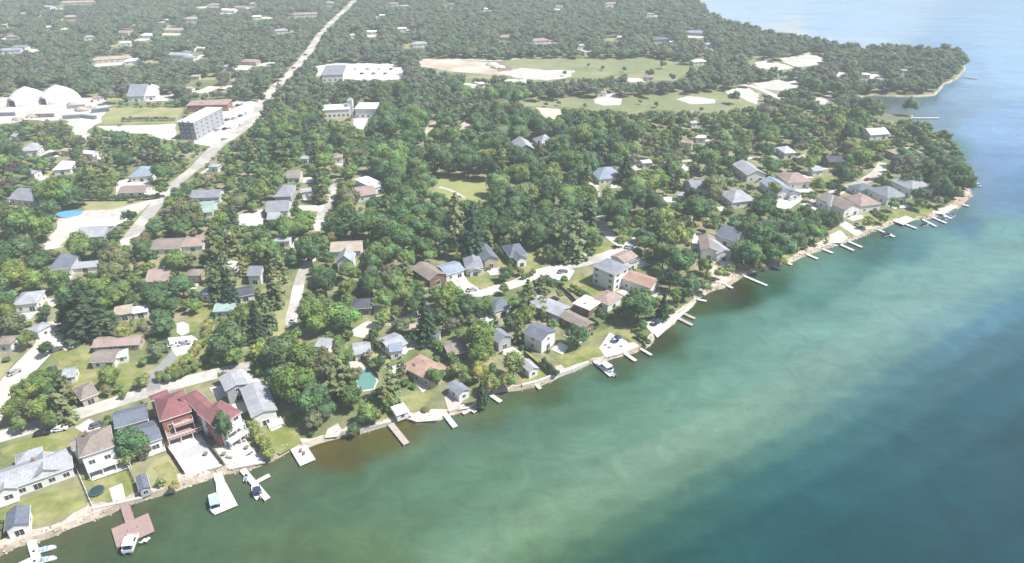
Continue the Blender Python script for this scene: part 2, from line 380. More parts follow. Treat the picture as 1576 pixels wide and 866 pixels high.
M_STONE = mat('white_patio_stone', (.54, .52, .49), noise=.16, scale=.9, col2=(.63, .61, .57), scale2=.25)
M_POOL = mat('pool_water', (.13, .27, .245), rough=.1, noise=.08, spec=.5)
# ------------------------------------------------------------ roads, yards, fairways
road('road', [(556, -18), (545, 0), (525, 20), (498, 46), (470, 86), (436, 122), (410, 148), (388, 184), (340, 220), (302, 258)], 8.2, .09, M_ROAD, True, .75)
road('road', [(303, 256), (264, 288), (238, 318), (216, 346), (190, 378)], 7, .085, M_ROAD)
road('road', [(519, 276), (510, 296), (501, 318), (492, 338), (484, 356)], 5.5, .085, M_ROAD)
road('road', [(479, 398), (466, 418), (459, 442), (455, 464), (449, 489), (447, 500)], 4.5, .085, M_ROAD)
road('road', [(-60, 690), (0, 672), (60, 655), (130, 634), (200, 612), (260, 594), (325, 577), (385, 563)], 6.2, .085, M_ROAD)
road('road', [(600, 500), (618, 494), (640, 486), (665, 474)], 4.5, .085, M_ROAD, False)
road('road', [(700, 424), (716, 440), (735, 452), (760, 446), (800, 434), (828, 420), (860, 412), (895, 405), (925, 396), (960, 383)], 6.2, .085, M_ROAD)
road('road', [(914, 286), (920, 316), (926, 342), (938, 362), (958, 378)], 5, .08, M_ROAD)
road('road', [(1240, 318), (1268, 304), (1292, 294), (1325, 281), (1350, 266), (1361, 250)], 6.5, .085, M_ROAD)
road('road', [(1045, 248), (1110, 245), (1190, 242), (1240, 240)], 4, .085, M_ROAD)
road('road', [(-40, 668), (0, 622), (28, 578), (56, 548), (76, 524), (84, 494)], 9, .08, M_GRAVEL)
road('road', [(236, 601), (240, 582), (250, 566), (264, 550), (276, 538)], 4.2, .095, M_ASPH)
road('path', [(640, 94), (690, 91), (760, 93), (800, 90)], 5, .06, M_SAND, False)
road('path', [(1128, 128), (1160, 133), (1190, 146), (1205, 152)], 7, .07, M_SAND)
road('path', [(676, 288), (690, 291), (704, 298), (716, 304)], 2.0, .07, M_SAND)
road('path', [(688, 196), (712, 186), (716, 204)], 8, .07, M_EARTH)
road('driveway', [(650, 212), (660, 198), (672, 188)], 5, .07, M_EARTH)

def lawn(p, z=.03, m=None, jag=.8, **k): return sheet('lawn', p, z, m or M_LAWN, jag, **k)
lawn([(0, 690), (20, 684), (60, 672), (105, 662), (120, 655), (132, 668), (112, 686), (112, 700), (60, 716), (30, 712), (0, 700)], .03)
lawn([(0, 782), (40, 768), (115, 748), (137, 778), (60, 806), (30, 800), (0, 808)], .03)
lawn([(118, 722), (128, 735), (196, 718), (212, 756), (146, 776)], .035)
lawn([(222, 728), (240, 706), (262, 700), (275, 740), (236, 750)], .03, M_DRY)
lawn([(236, 720), (262, 712), (276, 742), (248, 750)], .05)
lawn([(400, 688), (418, 650), (440, 642), (462, 662), (464, 684), (430, 700)], .03)
lawn([(545, 640), (600, 622), (612, 640), (560, 655)], .03)
lawn([(620, 612), (655, 596), (668, 612), (640, 628)], .03)
lawn([(790, 566), (808, 540), (824, 548), (848, 566), (846, 578), (800, 588)], .03)
lawn([(850, 548), (880, 540), (920, 528), (935, 545), (900, 556), (868, 566)], .03)
lawn([(905, 520), (945, 500), (975, 505), (1000, 525), (985, 532), (950, 512)], .03)
lawn([(865, 440), (895, 420), (935, 440), (960, 460), (935, 480), (900, 455)], .03)
lawn([(705, 412), (730, 415), (768, 440), (752, 448), (730, 440)], .03)
lawn([(298, 470), (318, 458), (330, 470), (300, 510), (284, 514)], .03)
lawn([(425, 470), (447, 460), (444, 495), (430, 520), (418, 525)], .03, M_DRY)
lawn([(78, 540), (140, 536), (160, 560), (215, 560), (235, 590), (150, 610), (110, 600)], .03, vis=False)
lawn([(238, 596), (262, 558), (285, 540), (330, 500), (345, 530), (300, 575)], .03, vis=False)
lawn([(505, 470), (560, 478), (565, 500), (520, 505)], .03, vis=False)
lawn([(0, 560), (22, 556), (0, 590), (-30, 600), (-30, 566)], .03, M_DRY)
lawn([(162, 167), (200, 164), (284, 166), (268, 190), (152, 190)], .03, M_DRY)
lawn([(118, 312), (160, 308), (224, 310), (200, 330), (140, 332)], .05, M_DRY)
lawn([(212, 330), (226, 318), (222, 350), (198, 376), (186, 370)], .03)
lawn([(660, 274), (684, 264), (720, 268), (758, 276), (750, 310), (705, 312), (676, 300)], .03, mat('clearing_grass', (.27, .29, .11), noise=.12, scale=.1))
lawn([(646, 102), (650, 89), (760, 90), (900, 89), (1000, 88), (1030, 92), (1024, 104), (950, 114), (920, 120), (880, 120), (780, 114), (710, 112)], .03, M_GOLF, jag=3)
lawn([(1000, 100), (1046, 92), (1062, 110), (1040, 124), (990, 122)], .028, M_GOLF, jag=3)
lawn([(790, 156), (850, 153), (912, 149), (1000, 147), (1060, 143), (1110, 140), (1160, 150), (1180, 158), (1110, 172), (1040, 168), (960, 172), (880, 166), (810, 163)], .03, M_GOLF, jag=3)
lawn([(1140, 90), (1180, 84), (1160, 100)], .03, M_GOLF, jag=2)
lawn([(1250, 275), (1290, 270), (1276, 292), (1250, 296)], .03, vis=False)
lawn([(1310, 330), (1350, 322), (1400, 326), (1440, 318), (1430, 332), (1380, 336), (1345, 350)], .03)
lawn([(1290, 350), (1310, 342), (1330, 356), (1310, 366)], .03)
lawn([(1196, 384), (1222, 372), (1236, 384), (1214, 396)], .03)
lawn([(900, 400), (925, 376), (956, 374), (930, 392), (905, 402)], .03)
lawn([(742, 380), (752, 400), (800, 424), (840, 412), (800, 396), (775, 380)], .026, vis=False)
# bare and paved areas
def bare(n, p, m, z=.06, jag=1.2, **k): return sheet(n, p, z, m, jag, **k)
bare('gravel_yard', [(-60, 168), (0, 150), (70, 148), (120, 146), (150, 152), (172, 160), (160, 176), (152, 192), (134, 204), (128, 216), (112, 204), (100, 186), (40, 186), (-60, 200)], M_SAND, jag=3)
bare('parking_lot', [(345, 160), (372, 152), (396, 158), (392, 190), (360, 214), (332, 226), (300, 222), (296, 196), (320, 176)], M_CONC, jag=.5)
bare('parking_lot', [(150, 194), (240, 192), (270, 190), (270, 216), (250, 214), (230, 206), (170, 204)], M_CONC, jag=.5)
bare('dirt_lot', [(92, 336), (130, 324), (175, 322), (236, 306), (222, 322), (196, 340), (176, 350), (140, 352), (108, 358), (98, 380), (70, 386), (66, 372), (86, 352)], M_SAND, jag=1)
bare('parking_lot', [(486, 100), (540, 96), (620, 98), (622, 122), (560, 124), (510, 118), (488, 116)], M_STONE, jag=2)
bare('parking_lot', [(542, 174), (572, 170), (568, 182), (560, 200), (544, 196)], M_STONE, jag=1)
bare('bare_ground', [(644, 90), (700, 92), (760, 96), (782, 112), (770, 116), (700, 110), (650, 102)], M_EARTH, .05, 3)
bare('soil_heap_ground', [(748, 95), (775, 94), (790, 108), (768, 110)], M_PURP, .08, 2)
bare('sand_pit', [(768, 112), (800, 104), (840, 108), (884, 108), (880, 118), (840, 124), (800, 120)], M_SAND, .08, 3)
bare('sand_pit', [(728, 124), (748, 120), (745, 130), (730, 131)], M_SAND, .08, 2)
bare('sand_pit', [(772, 122), (812, 122), (806, 132), (776, 130)], M_SAND, .08, 2)
bare('sand_bunker', [(910, 151), (936, 148), (958, 152), (952, 161), (930, 163), (915, 158)], M_SAND, .08, 1.5)
bare('sand_bunker', [(1040, 152), (1060, 148), (1100, 153), (1100, 159), (1062, 160)], M_SAND, .08, 1.5)
bare('sand_bunker', [(1118, 142), (1130, 135), (1152, 136), (1170, 148), (1160, 160), (1140, 150), (1126, 148)], M_SAND, .08, 2)
bare('parking_lot', [(1160, 128), (1200, 122), (1232, 124), (1228, 136), (1200, 140), (1174, 136)], M_SAND, .08, 1)
bare('parking_lot', [(1162, 96), (1182, 92), (1212, 100), (1222, 104), (1200, 108), (1166, 105)], M_SAND, .08, 1)
bare('parking_lot', [(1200, 90), (1246, 80), (1274, 90), (1262, 98), (1230, 104), (1206, 96)], M_SAND, .08, 1)
bare('parking_lot', [(1284, 110), (1300, 110), (1302, 118), (1288, 120)], M_SAND, .08, 1)
bare('parking_lot', [(825, 165), (862, 168), (866, 182), (840, 184)], M_EARTH, .08, 1)
bare('gravel_yard', [(1250, 152), (1280, 145), (1284, 152), (1262, 164)], M_SAND, .08, 1)
bare('gravel_yard', [(940, 266), (960, 274), (955, 288), (938, 290)], M_STONE, .08, 1)
bare('driveway', [(1190, 306), (1232, 300), (1234, 308), (1214, 322), (1196, 320)], M_STONE, .1, .3)
bare('driveway', [(1068, 356), (1082, 360), (1072, 374), (1090, 392), (1106, 402), (1092, 408), (1064, 382)], M_STONE, .1, .3)
bare('driveway', [(1052, 252), (1062, 258), (1058, 266), (1048, 262)], M_STONE, .1, .3)
bare('driveway', [(258, 520), (296, 516), (306, 524), (296, 544), (272, 548), (262, 536)], M_STONE, .1, .3)
bare('driveway', [(116, 658), (138, 645), (150, 652), (166, 660), (140, 672)], M_STONE, .1, .2)
bare('driveway', [(340, 575), (372, 568), (402, 586), (416, 596), (396, 598), (378, 588)], M_STONE, .1, .2)
bare('driveway', [(322, 597), (352, 590), (354, 606), (336, 616)], M_STONE, .1, .2)
bare('driveway', [(440, 498), (452, 490), (456, 496), (444, 504)], M_STONE, .1, .2)
bare('driveway', [(86, 528), (120, 520), (130, 530), (100, 540)], M_GRAVEL, .1, .8)
bare('driveway', [(68, 460), (92, 460), (90, 474), (72, 472)], M_GRAVEL, .1, .8)
bare('driveway', [(178, 288), (196, 276), (232, 280), (230, 300), (200, 306), (180, 302)], M_CONC, .1, .4)
bare('driveway', [(368, 330), (404, 322), (404, 345), (384, 352), (366, 346)], M_STONE, .1, .4)
bare('driveway', [(456, 316), (500, 316), (494, 326), (460, 324)], M_GRAVEL, .1, .4)
bare('driveway', [(470, 396), (486, 392), (486, 402), (472, 404)], M_GRAVEL, .1, .4)
bare('driveway', [(700, 424), (712, 418), (722, 434), (740, 446), (728, 454), (712, 440)], M_STONE, .1, .4)
bare('driveway', [(830, 420), (856, 410), (884, 416), (876, 432), (850, 430)], M_STONE, .1, .3)
bare('driveway', [(540, 508), (566, 494), (584, 500), (560, 520), (544, 518)], M_GRAVEL, .1, .6, vis=False)
bare('patio', [(594, 524), (612, 512), (634, 532), (624, 546), (606, 540)], M_STONE, .1, .3)
bare('driveway', [(956, 376), (980, 362), (990, 370), (976, 384), (962, 390)], M_STONE, .1, .4)
bare('patio', [(272, 498), (282, 495), (291, 500), (291, 512), (280, 517), (272, 512)], M_STONE, .12, 0)
# shoreline terraces
bare('patio', [(254, 680), (306, 663), (320, 682), (342, 712), (290, 734), (268, 706)], M_STONE, .14, 0, th=.4)
bare('patio', [(276, 696), (314, 680), (324, 692), (286, 706)], mat('grey_pavers', (.42, .43, .44), noise=.1, scale=2), .2, 0, vis=False)
bare('patio', [(328, 686), (372, 668), (388, 690), (408, 712), (352, 722), (340, 704)], M_STONE, .15, 0, th=.4)
bare('patio', [(410, 651), (432, 642), (440, 654), (418, 664)], M_STONE, .15, 0, th=.4)
bare('patio', [(168, 752), (188, 744), (194, 768), (174, 773)], M_CONC, .14, 0, th=.3)
bare('patio', [(848, 538), (862, 526), (875, 534), (866, 546)], M_STONE, .14, 0)
bare('patio', [(922, 536), (938, 512), (962, 524), (976, 536), (950, 546), (932, 550)], M_STONE, .14, 0, th=.4)
bare('patio', [(990, 498), (1006, 490), (1026, 500), (1004, 514)], M_STONE, .14, 0)
bare('patio', [(1004, 510), (1040, 486), (1052, 478), (1056, 470), (1070, 462), (1064, 474), (1040, 494), (1012, 520)], M_CONC, .12, .4)
bare('patio', [(684, 612), (700, 596), (716, 610), (708, 624), (690, 632)], mat('pink_pavers', (.50, .42, .38), noise=.15, scale=2), .14, 0)
bare('patio', [(636, 585), (650, 578), (668, 592), (650, 604)], M_STONE, .14, .5)
bare('patio', [(592, 566), (622, 560), (622, 572), (600, 576)], M_STONE, .14, .5)
bare('beach', [(626, 644), (640, 640), (672, 630), (688, 634), (672, 646), (640, 649)], mat('beach_shingle', (.58, .50, .44), noise=.2, scale=.6), .05, .5)
bare('beach', [(500, 676), (505, 660), (520, 650), (528, 662), (520, 672)], M_SAND, .05, .5)
bare('beach', [(1072, 398), (1092, 404), (1120, 418), (1118, 438), (1104, 434), (1090, 420)], M_EARTH, .06, 1)
bare('patio', [(1276, 362), (1292, 354), (1306, 366), (1296, 374), (1278, 374)], M_STONE, .14, .4)
bare('patio', [(1290, 346), (1300, 340), (1330, 358), (1318, 364)], M_CONC, .14, .3)
bare('patio', [(1374, 340), (1394, 332), (1408, 338), (1390, 346)], M_STONE, .14, .3)
bare('patio', [(1436, 328), (1464, 316), (1474, 318), (1452, 330)], M_STONE, .14, .3)
bare('beach', [(1462, 316), (1480, 304), (1490, 306), (1478, 316)], mat('red_shingle', (.42, .30, .24), noise=.2), .06, .5)
def strip(name, i0, i1, o0, o1, z, m):      # strip following the shoreline
    a = inl(o0, z, 0)[i0:i1]; b = inl(o1, z, 4.5)[i0:i1]; n = len(a)
    me = bpy.data.meshes.new(name); me.from_pydata(a + b, [], [(i, i + 1, n + i + 1, n + i) for i in range(n - 1)]); me.materials.append(m)
    return tag(link(name, me), kind='structure')
def sidx(px, py):
    q = G(px, py, -1); return min(range(len(sh2)), key=lambda i: (sh2[i][0] - q).length)
strip('beach', 0, sidx(470, 690), 1.15, 4.2, .02, mat('limestone_shingle', (.56, .50, .43), noise=.25, scale=.9, col2=(.44, .36, .30), scale2=.15))
strip('beach', sidx(470, 690), sidx(1072, 461), 1.15, 2.6, .02, MATS['limestone_shingle'])
strip('beach', sidx(1072, 461), sidx(1492, 290), 1.15, 4.5, .02, MATS['limestone_shingle'])
strip('beach', sidx(1200, 62), len(sh2), 1.15, 5, .02, M_SAND)
# reedy spit
bare('marsh', [(1340, 174), (1402, 179), (1400, 186), (1345, 184)], mat('marsh_reeds', (.16, .17, .09), noise=.3, scale=.4), .05, 1)

# riprap boulders, uncountable, joined
ico = bmesh.new(); bmesh.ops.create_icosphere(ico, subdivisions=1, radius=1)
IV = np.array([v.co[:] for v in ico.verts]); IT = np.array([[v.index for v in f.verts] for f in ico.faces]); ico.free()
ico = bmesh.new(); bmesh.ops.create_icosphere(ico, subdivisions=2, radius=1)
IV2 = np.array([v.co[:] for v in ico.verts]); IT2 = np.array([[v.index for v in f.verts] for f in ico.faces]); ico.free()
Vs, Ts, o = [], [], 0
for rng_i, dens, lo, hi in ((range(0, sidx(470, 690)), 9, .18, .55), (range(sidx(500, 680), sidx(1072, 461)), 3, .15, .45), (range(sidx(1072, 461), sidx(1492, 290)), 4, .3, .7)):
    for i in rng_i:
        p, nr = sh2[i]
        for _ in range(dens):
            f = rnd.uniform(-.9, 2.6); q = p - nr * f + Vector((-nr.y, nr.x, 0)) * rnd.uniform(-1.5, 1.5)
            s = rnd.uniform(lo, hi); z = min(.05, -1.25 + (f + .9) * .62)
            Vs.append(IV * rng.uniform(.7, 1.1, IV.shape) * (s, s * rnd.uniform(.7, 1), s * .6) + (q.x, q.y, z)); Ts.append(IT + o); o += len(IV)
tag(link('shore_boulders', np_mesh('shore_boulders', np.vstack(Vs), np.vstack(Ts), M_ROCK)), 'loose limestone boulders along the water edge', 'boulders', kind='stuff')

# ------------------------------------------------------------ houses
MF = {}
def win_meshes(w, h, col='white_trim'):
    k = (w, h, col)
    if k not in MF:
        b = MB(); t = .09
        b.box(-w / 2 - t, -.07, -h / 2 - t, w / 2 + t, .02, -h / 2); b.box(-w / 2 - t, -.07, h / 2, w / 2 + t, .02, h / 2 + t)
        b.box(-w / 2 - t, -.07, -h / 2, -w / 2, .02, h / 2); b.box(w / 2, -.07, -h / 2, w / 2 + t, .02, h / 2)
        b.box(-.03, -.06, -h / 2, .03, .02, h / 2)
        p = MB(); p.box(-w / 2, -.035, -h / 2, w / 2, -.005, h / 2)
        MF[k] = (b.mesh('window', MATS[col]), p.mesh('pane', M_GLASS))
    return MF[k]
def add_window(root, pos, rz, w, h, col='white_trim', name='window'):
    a, b = win_meshes(w, h, col)
    o = link(name, a, root, pos, rz); link('pane', b, o); return o
LAND = []      # landmarks: (phrase, px, py, metres)
class House: pass
PADS = []
def volume(root, base, A, B, C, h, roof='gable', rc='grey', wc_='white', ridge='u', wins=2, pitch=.42, over=.45, z0=0, name_suffix='', front_doors=True, clear=True):
    A = G(*A, h) if not isinstance(A, Vector) else A; B = G(*B, h) if not isinstance(B, Vector) else B; C = G(*C, h) if not isinstance(C, Vector) else C
    u = (B - A); u.z = 0; L = u.length; u.normalize(); v = Vector((-u.y, u.x, 0)); D = abs((C - B).dot(v)); D = max(D, 3)
    O = Vector((A.x, A.y, 0)); rz = math.atan2(u.y, u.x)
    def Tm(vs): return [tuple(O + u * x + v * y + Vector((0, 0, z)) - base) for x, y, z in vs]
    e = min(over, L * .08, D * .08); x0, x1, y0, y1 = e, L - e, e, D - e
    m = MB(); rw = MATS['wall_' + wc_]; rr = MATS['roof_' + rc]; rise = 0
    W_ = [(x0, y0, z0), (x1, y0, z0), (x1, y1, z0), (x0, y1, z0), (x0, y0, h), (x1, y0, h), (x1, y1, h), (x0, y1, h)]
    fs = [(0, 1, 5, 4), (1, 2, 6, 5), (2, 3, 7, 6), (3, 0, 4, 7)]
    r = MB(); t = .16
    E = [(0, 0), (L, 0), (L, D), (0, D)]
    if roof == 'flat':
        W_l = list(W_); fs2 = fs + [(4, 5, 6, 7)]
        r.add(Tm([(x, y, h + .01) for x, y in E] + [(x, y, h + .3) for x, y in E]), [(3, 2, 1, 0), (4, 5, 6, 7), (0, 1, 5, 4), (1, 2, 6, 5), (2, 3, 7, 6), (3, 0, 4, 7)])
        r.add(Tm([(1.2 * L / 4, D * .4, h + .3), (1.2 * L / 4 + min(1.6, L * .2), D * .4, h + .3), (1.2 * L / 4 + min(1.6, L * .2), D * .4 + min(1.3, D * .2), h + .3), (1.2 * L / 4, D * .4 + min(1.3, D * .2), h + .3)] +
                 [(1.2 * L / 4, D * .4, h + 1), (1.2 * L / 4 + min(1.6, L * .2), D * .4, h + 1), (1.2 * L / 4 + min(1.6, L * .2), D * .4 + min(1.3, D * .2), h + 1), (1.2 * L / 4, D * .4 + min(1.3, D * .2), h + 1)]),
              [(4, 5, 6, 7), (0, 1, 5, 4), (1, 2, 6, 5), (2, 3, 7, 6), (3, 0, 4, 7)])
        m.add(Tm(W_l), fs2); rise = .3
    else:
        if ridge == 'u': half = D / 2
        else: half = L / 2
        rise = half * pitch; zt = h + t + rise
        if roof == 'gable':
            if ridge == 'u': rg = [(0, D / 2, zt), (L, D / 2, zt)]; gt = [(x1, D / 2, h + rise * (1 - e / half)), (x0, D / 2, h + rise * (1 - e / half))]
            else: rg = [(L / 2, 0, zt), (L / 2, D, zt)]; gt = [(L / 2, y0, h + rise * (1 - e / half)), (L / 2, y1, h + rise * (1 - e / half))]
            vs = W_ + gt
            fs2 = fs + ([(5, 6, 8), (7, 4, 9)] if ridge == 'u' else [(4, 5, 8), (6, 7, 9)])
            m.add(Tm(vs), fs2)
        else:
            q = half * .98
            if ridge == 'u': q = min(q, L * .45); rg = [(q, D / 2, zt), (L - q, D / 2, zt)]
            else: q = min(q, D * .45); rg = [(L / 2, q, zt), (L / 2, D - q, zt)]
            m.add(Tm(W_), fs + [(4, 5, 6, 7)])
        bot = [(x, y, h - .02) for x, y in E]; mid = [(x, y, h + t) for x, y in E]
        vs = bot + mid + rg
        f = [(0, 1, 5, 4), (1, 2, 6, 5), (2, 3, 7, 6), (3, 0, 4, 7)]
        if roof == 'hip': f.append((3, 2, 1, 0))
        if ridge == 'u':
            f += [(4, 5, 9, 8), (6, 7, 8, 9), (5, 6, 9), (7, 4, 8)]
        else:
            f += [(5, 6, 9, 8), (7, 4, 8, 9), (4, 5, 8), (6, 7, 9)]
        if roof == 'gable':   # underside follows the slope
            lo = [(x, y, z - t - .02) for x, y, z in rg]; vs = vs + lo
            if ridge == 'u':
                f = [g for g in f if len(g) == 4]; f += [(1, 0, 10, 11), (3, 2, 11, 10), (1, 11, 9, 5), (11, 2, 6, 9), (0, 4, 8, 10), (3, 10, 8, 7)]
            else:
                f = [(0, 4, 7, 3), (1, 2, 6, 5), (5, 6, 9, 8), (7, 4, 8, 9), (0, 10, 8, 4), (10, 1, 5, 8), (2, 11, 9, 6), (11, 3, 7, 9), (0, 3, 11, 10), (1, 10, 11, 2)]
        r.add(Tm(vs), f)
        # ridge cap
    if clear and len(LAND) < 62 and not z0:
        fb = MB(); g = .05
        for (a0, b0, a1, b1) in ((-g, -g, L + g, 0), (-g, D, L + g, D + g), (-g, .004, 0, D - .004), (L, .004, L + g, D - .004)):
            vs = [(a0, b0, h - .06), (a1, b0, h - .06), (a1, b1, h - .06), (a0, b1, h - .06), (a0, b0, h + .12), (a1, b0, h + .12), (a1, b1, h + .12), (a0, b1, h + .12)]
            if roof == 'gable' and ((ridge == 'u' and a1 - a0 < 1) or (ridge == 'v' and b1 - b0 < 1)): continue
            MB().add(Tm(vs), [(0, 3, 2, 1), (4, 5, 6, 7), (0, 1, 5, 4), (1, 2, 6, 5), (2, 3, 7, 6), (3, 0, 4, 7)]).build('gutter', M_TRIM, root)
    wo = m.build('wall', rw, root); ro = r.build('roof', rr, root)
    res = House(); res.T = Tm; res.L, res.D, res.h, res.rise, res.rz, res.u, res.v, res.O, res.roof_obj, res.e, res.z0 = L, D, h, rise, rz, u, v, O, ro, e, z0
    storeys = max(1, int((h - z0 + .3) / 2.7))
    if wins:
        ww, wh = (1.1, 1.25) if wins < 3 else (1.5, 1.4)
        for s in range(storeys):
            zc = z0 + 1.55 + s * 2.75
            if zc + wh / 2 > h - .15: zc = h - .2 - wh / 2
            for face in ('f', 'l', 'r') if wins < 4 else ('f', 'l', 'r', 'b'):
                ln = (x1 - x0) if face in 'fb' else (y1 - y0); n = max(1, int(ln / (3.4 if wins >= 2 else 5)))
                for i in range(n):
                    c = (i + .5) / n * ln
                    if face == 'f': p, a = (x0 + c, y0, zc), rz
                    elif face == 'b': p, a = (x1 - c, y1, zc), rz + math.pi
                    elif face == 'l': p, a = (x0, y1 - c, zc), rz - math.pi / 2
                    else: p, a = (x1, y0 + c, zc), rz + math.pi / 2
                    if face == 'f' and s == 0 and i == n // 2 and front_doors and L > 5:
                        if ln / n > 2.5: add_window(root, Tm([(p[0], p[1], z0 + 1.08)])[0], a, 1.9, 2.0, name='door')
                        continue
                    if face in 'lr' and (i % 2 == 1) and storeys > 1: continue
                    add_window(root, Tm([p])[0], a, ww, wh)
    if not clear:
        top = [O + u * x + v * y for x, y in E]; keep_clear([Vector((p.x, p.y, h + rise * .6)) for p in top], True, False); keep_clear(top, False)
    if clear:
        top = [O + u * x + v * y for x, y in E]
        keep_clear([Vector((p.x, p.y, h)) for p in top]); keep_clear([Vector((p.x, p.y, 0)) for p in top], vis=False)
        keep_clear([top[0], top[1], top[1] + Vector((0, 0, h)), top[0] + Vector((0, 0, h))])
        keep_clear([top[0], top[3], top[3] + Vector((0, 0, h)), top[0] + Vector((0, 0, h))])
    return res
def chimney(res, fx, fy, base, hgt=1.3):
    zb = res.h + res.rise * .4; x, y = res.L * fx, res.D * fy; s = .38
    b = MB(); vs = [(x - s, y - s, zb), (x + s, y - s, zb), (x + s, y + s, zb), (x - s, y + s, zb)]; zt = res.h + res.rise + hgt * .6
    b.add(res.T(vs + [(p[0], p[1], zt) for p in vs]), [(4, 5, 6, 7), (0, 1, 5, 4), (1, 2, 6, 5), (2, 3, 7, 6), (3, 0, 4, 7)])
    return b.build('chimney', M_BRICK, res.roof_obj)
def vent(res, fx, fy):
    if res.rise < .5: return
    x, y = res.L * fx, res.D * fy; z = res.h + res.rise * .55
    b = MB(); a, c = Vector(res.T([(x, y, z - .3)])[0]), Vector(res.T([(x, y, z + .75)])[0]); b.tube(a, c, .14, n=6)
    b.build('vent_pipe', M_METAL, res.roof_obj)
def deck(root, res, x0, x1, d, z, rail=True, m=None, face='f'):
    m = m or M_WOODW; b = MB(); y0 = -d + res.e; y1 = res.e
    def bx(bb, a, b_, c, d_, e_, f_):
        vs = [(a, b_, c), (d_, b_, c), (d_, e_, c), (a, e_, c), (a, b_, f_), (d_, b_, f_), (d_, e_, f_), (a, e_, f_)]
        bb.add(res.T(vs), [(0, 3, 2, 1), (4, 5, 6, 7), (0, 1, 5, 4), (1, 2, 6, 5), (2, 3, 7, 6), (3, 0, 4, 7)])
    bx(b, x0, y0, z - .2, x1, y1 - .003, z)
    dk = b.build('deck', m, root)
    n = max(2, int((x1 - x0) / 3) + 1)
    for i in range(n):
        c = MB(); x = x0 + .15 + (x1 - x0 - .3) * i / (n - 1); bx(c, x - .1, y0 + .05, 0, x + .1, y0 + .25, z - .2); c.build('deck_post', M_TRIM, root)
    if rail:
        c = MB(); bx(c, x0, y0, z + .95, x1, y0 + .08, z + 1.05); bx(c, x0, y0 + .08, z + .95, x0 + .08, y1 - .01, z + 1.05); bx(c, x1 - .08, y0 + .08, z + .95, x1, y1 - .01, z + 1.05)
        k = int((x1 - x0) / .9)
        for i in range(k + 1):
            x = x0 + (x1 - x0 - .06) * i / k; bx(c, x, y0 + .01, z, x + .06, y0 + .07, z + .95)
        c.build('railing', M_TRIM, dk)
def house(name, label, cat, vols, group=None, chim=None, lm=None, decks=(), vents=True):
    A = vols[0]['A']; h0 = vols[0]['h']; a = G(*A, h0); base = Vector((a.x, a.y, 0))
    root = empty(name, base, 0, label, cat, group); rs = []
    vols = [dict(v) for v in vols]
    if cat == 'house' and vols[0]['h'] < 7:
        for v in vols: v['h'] *= .82
    for v in vols: rs.append(volume(root, base, **v))
    if chim: chimney(rs[chim[0]], chim[1], chim[2], base)
    if vents:
        for q in rs[:2]: vent(q, .68, .66)
    for dk in decks: deck(root, rs[dk[0]], *dk[1:])
    c = rs[0].O + rs[0].u * rs[0].L / 2 + rs[0].v * rs[0].D / 2
    q = rs[0]
    if cat == 'house' and len(LAND) > 3: PADS.append((q.O, q.u, q.v, q.L, q.D))
    if lm: px, py, _ = proj(c.x, c.y, 3); LAND.append((lm, px, py, (c.x, c.y)))
    return root, rs
def V_(A, B, C, h, roof='gable', rc='grey', wc_='white', **k): return dict(A=A, B=B, C=C, h=h, roof=roof, rc=rc, wc_=wc_, **k)
GN = 'houses along the lake front'
house('house', 'long pale-grey roofed lakeside house with two white front gables, at the left edge', 'house', [
  V_((-32, 770), (113, 719), (103, 689), 4.2, 'hip', 'pale', 'white', wins=3, pitch=.5), V_((44, 742), (98, 724), (85, 700), 4.0, 'gable', 'pale', 'white', ridge='v', wins=2, pitch=.6),
  V_((-8, 764), (27, 752), (18, 728), 4.0, 'gable', 'pale', 'white', ridge='v', wins=2, pitch=.6), V_((24, 716), (66, 702), (56, 690), 4.1, 'hip', 'pale', 'white', ridge='v', wins=0, pitch=.5)],
  lm='long pale-grey roofed house', chim=(0, .6, .6), decks=[(0, 2, 8, 2.5, .5, True)])
house('house', 'brown-roofed two-storey house with a white balconied front facing the fenced lawn', 'house', [
  V_((122, 705), (176, 687), (170, 654), 7.2, 'hip', 'brown', 'white', wins=3, pitch=.4), V_((112, 694), (136, 684), (131, 668), 5.6, 'gable', 'brown', 'white', wins=1, pitch=.35)],
  lm='brown-roofed balconied house', decks=[(0, .8, 11, 2.6, 3.0, True), (0, 1.2, 10.5, 3.2, .6, False)], chim=(0, .3, .7))
house('house', 'grey two-part roofed house half hidden by the large leafy tree', 'house', [
  V_((176, 660), (229, 645), (209, 625), 5.2, 'gable', 'slate', 'white', wins=2, pitch=.38), V_((203, 691), (250, 674), (231, 648), 4.6, 'gable', 'slate', 'white', wins=3, pitch=.34)],
  lm='slate-roofed house', decks=[(1, 1, 8, 2.2, .5, True)])
house('boathouse', 'small slate-roofed boathouse beside the fence of the square lawn', 'boathouse', [V_((214, 757), (232, 750), (221, 731), 2.6, 'gable', 'slate', 'grey', ridge='v', wins=1)], lm='small slate-roofed boathouse')
house('boathouse', 'white boathouse with a grey roof next to the dock in the lower left corner', 'boathouse', [V_((6, 819), (45, 806), (32, 782), 3.2, 'gable', 'slate', 'white', ridge='v', wins=2, pitch=.5)], lm='corner boathouse')
house('house', 'red-roofed lakefront house with brick-red walls and a stepped balcony front', 'house', [
  V_((246, 649), (295, 633), (282, 600), 7.4, 'hip', 'maroon', 'brick', wins=3, pitch=.42), V_((232, 618), (262, 607), (256, 600), 7.5, 'hip', 'maroon', 'brick', wins=1, pitch=.3)],
  lm='brick-walled red-roofed house', decks=[(0, 3, 8.5, 2.2, 4.9, True, M_WOODR), (0, .6, 10.6, 4.0, 2.5, True, M_WOODR)], chim=(0, .82, .4))
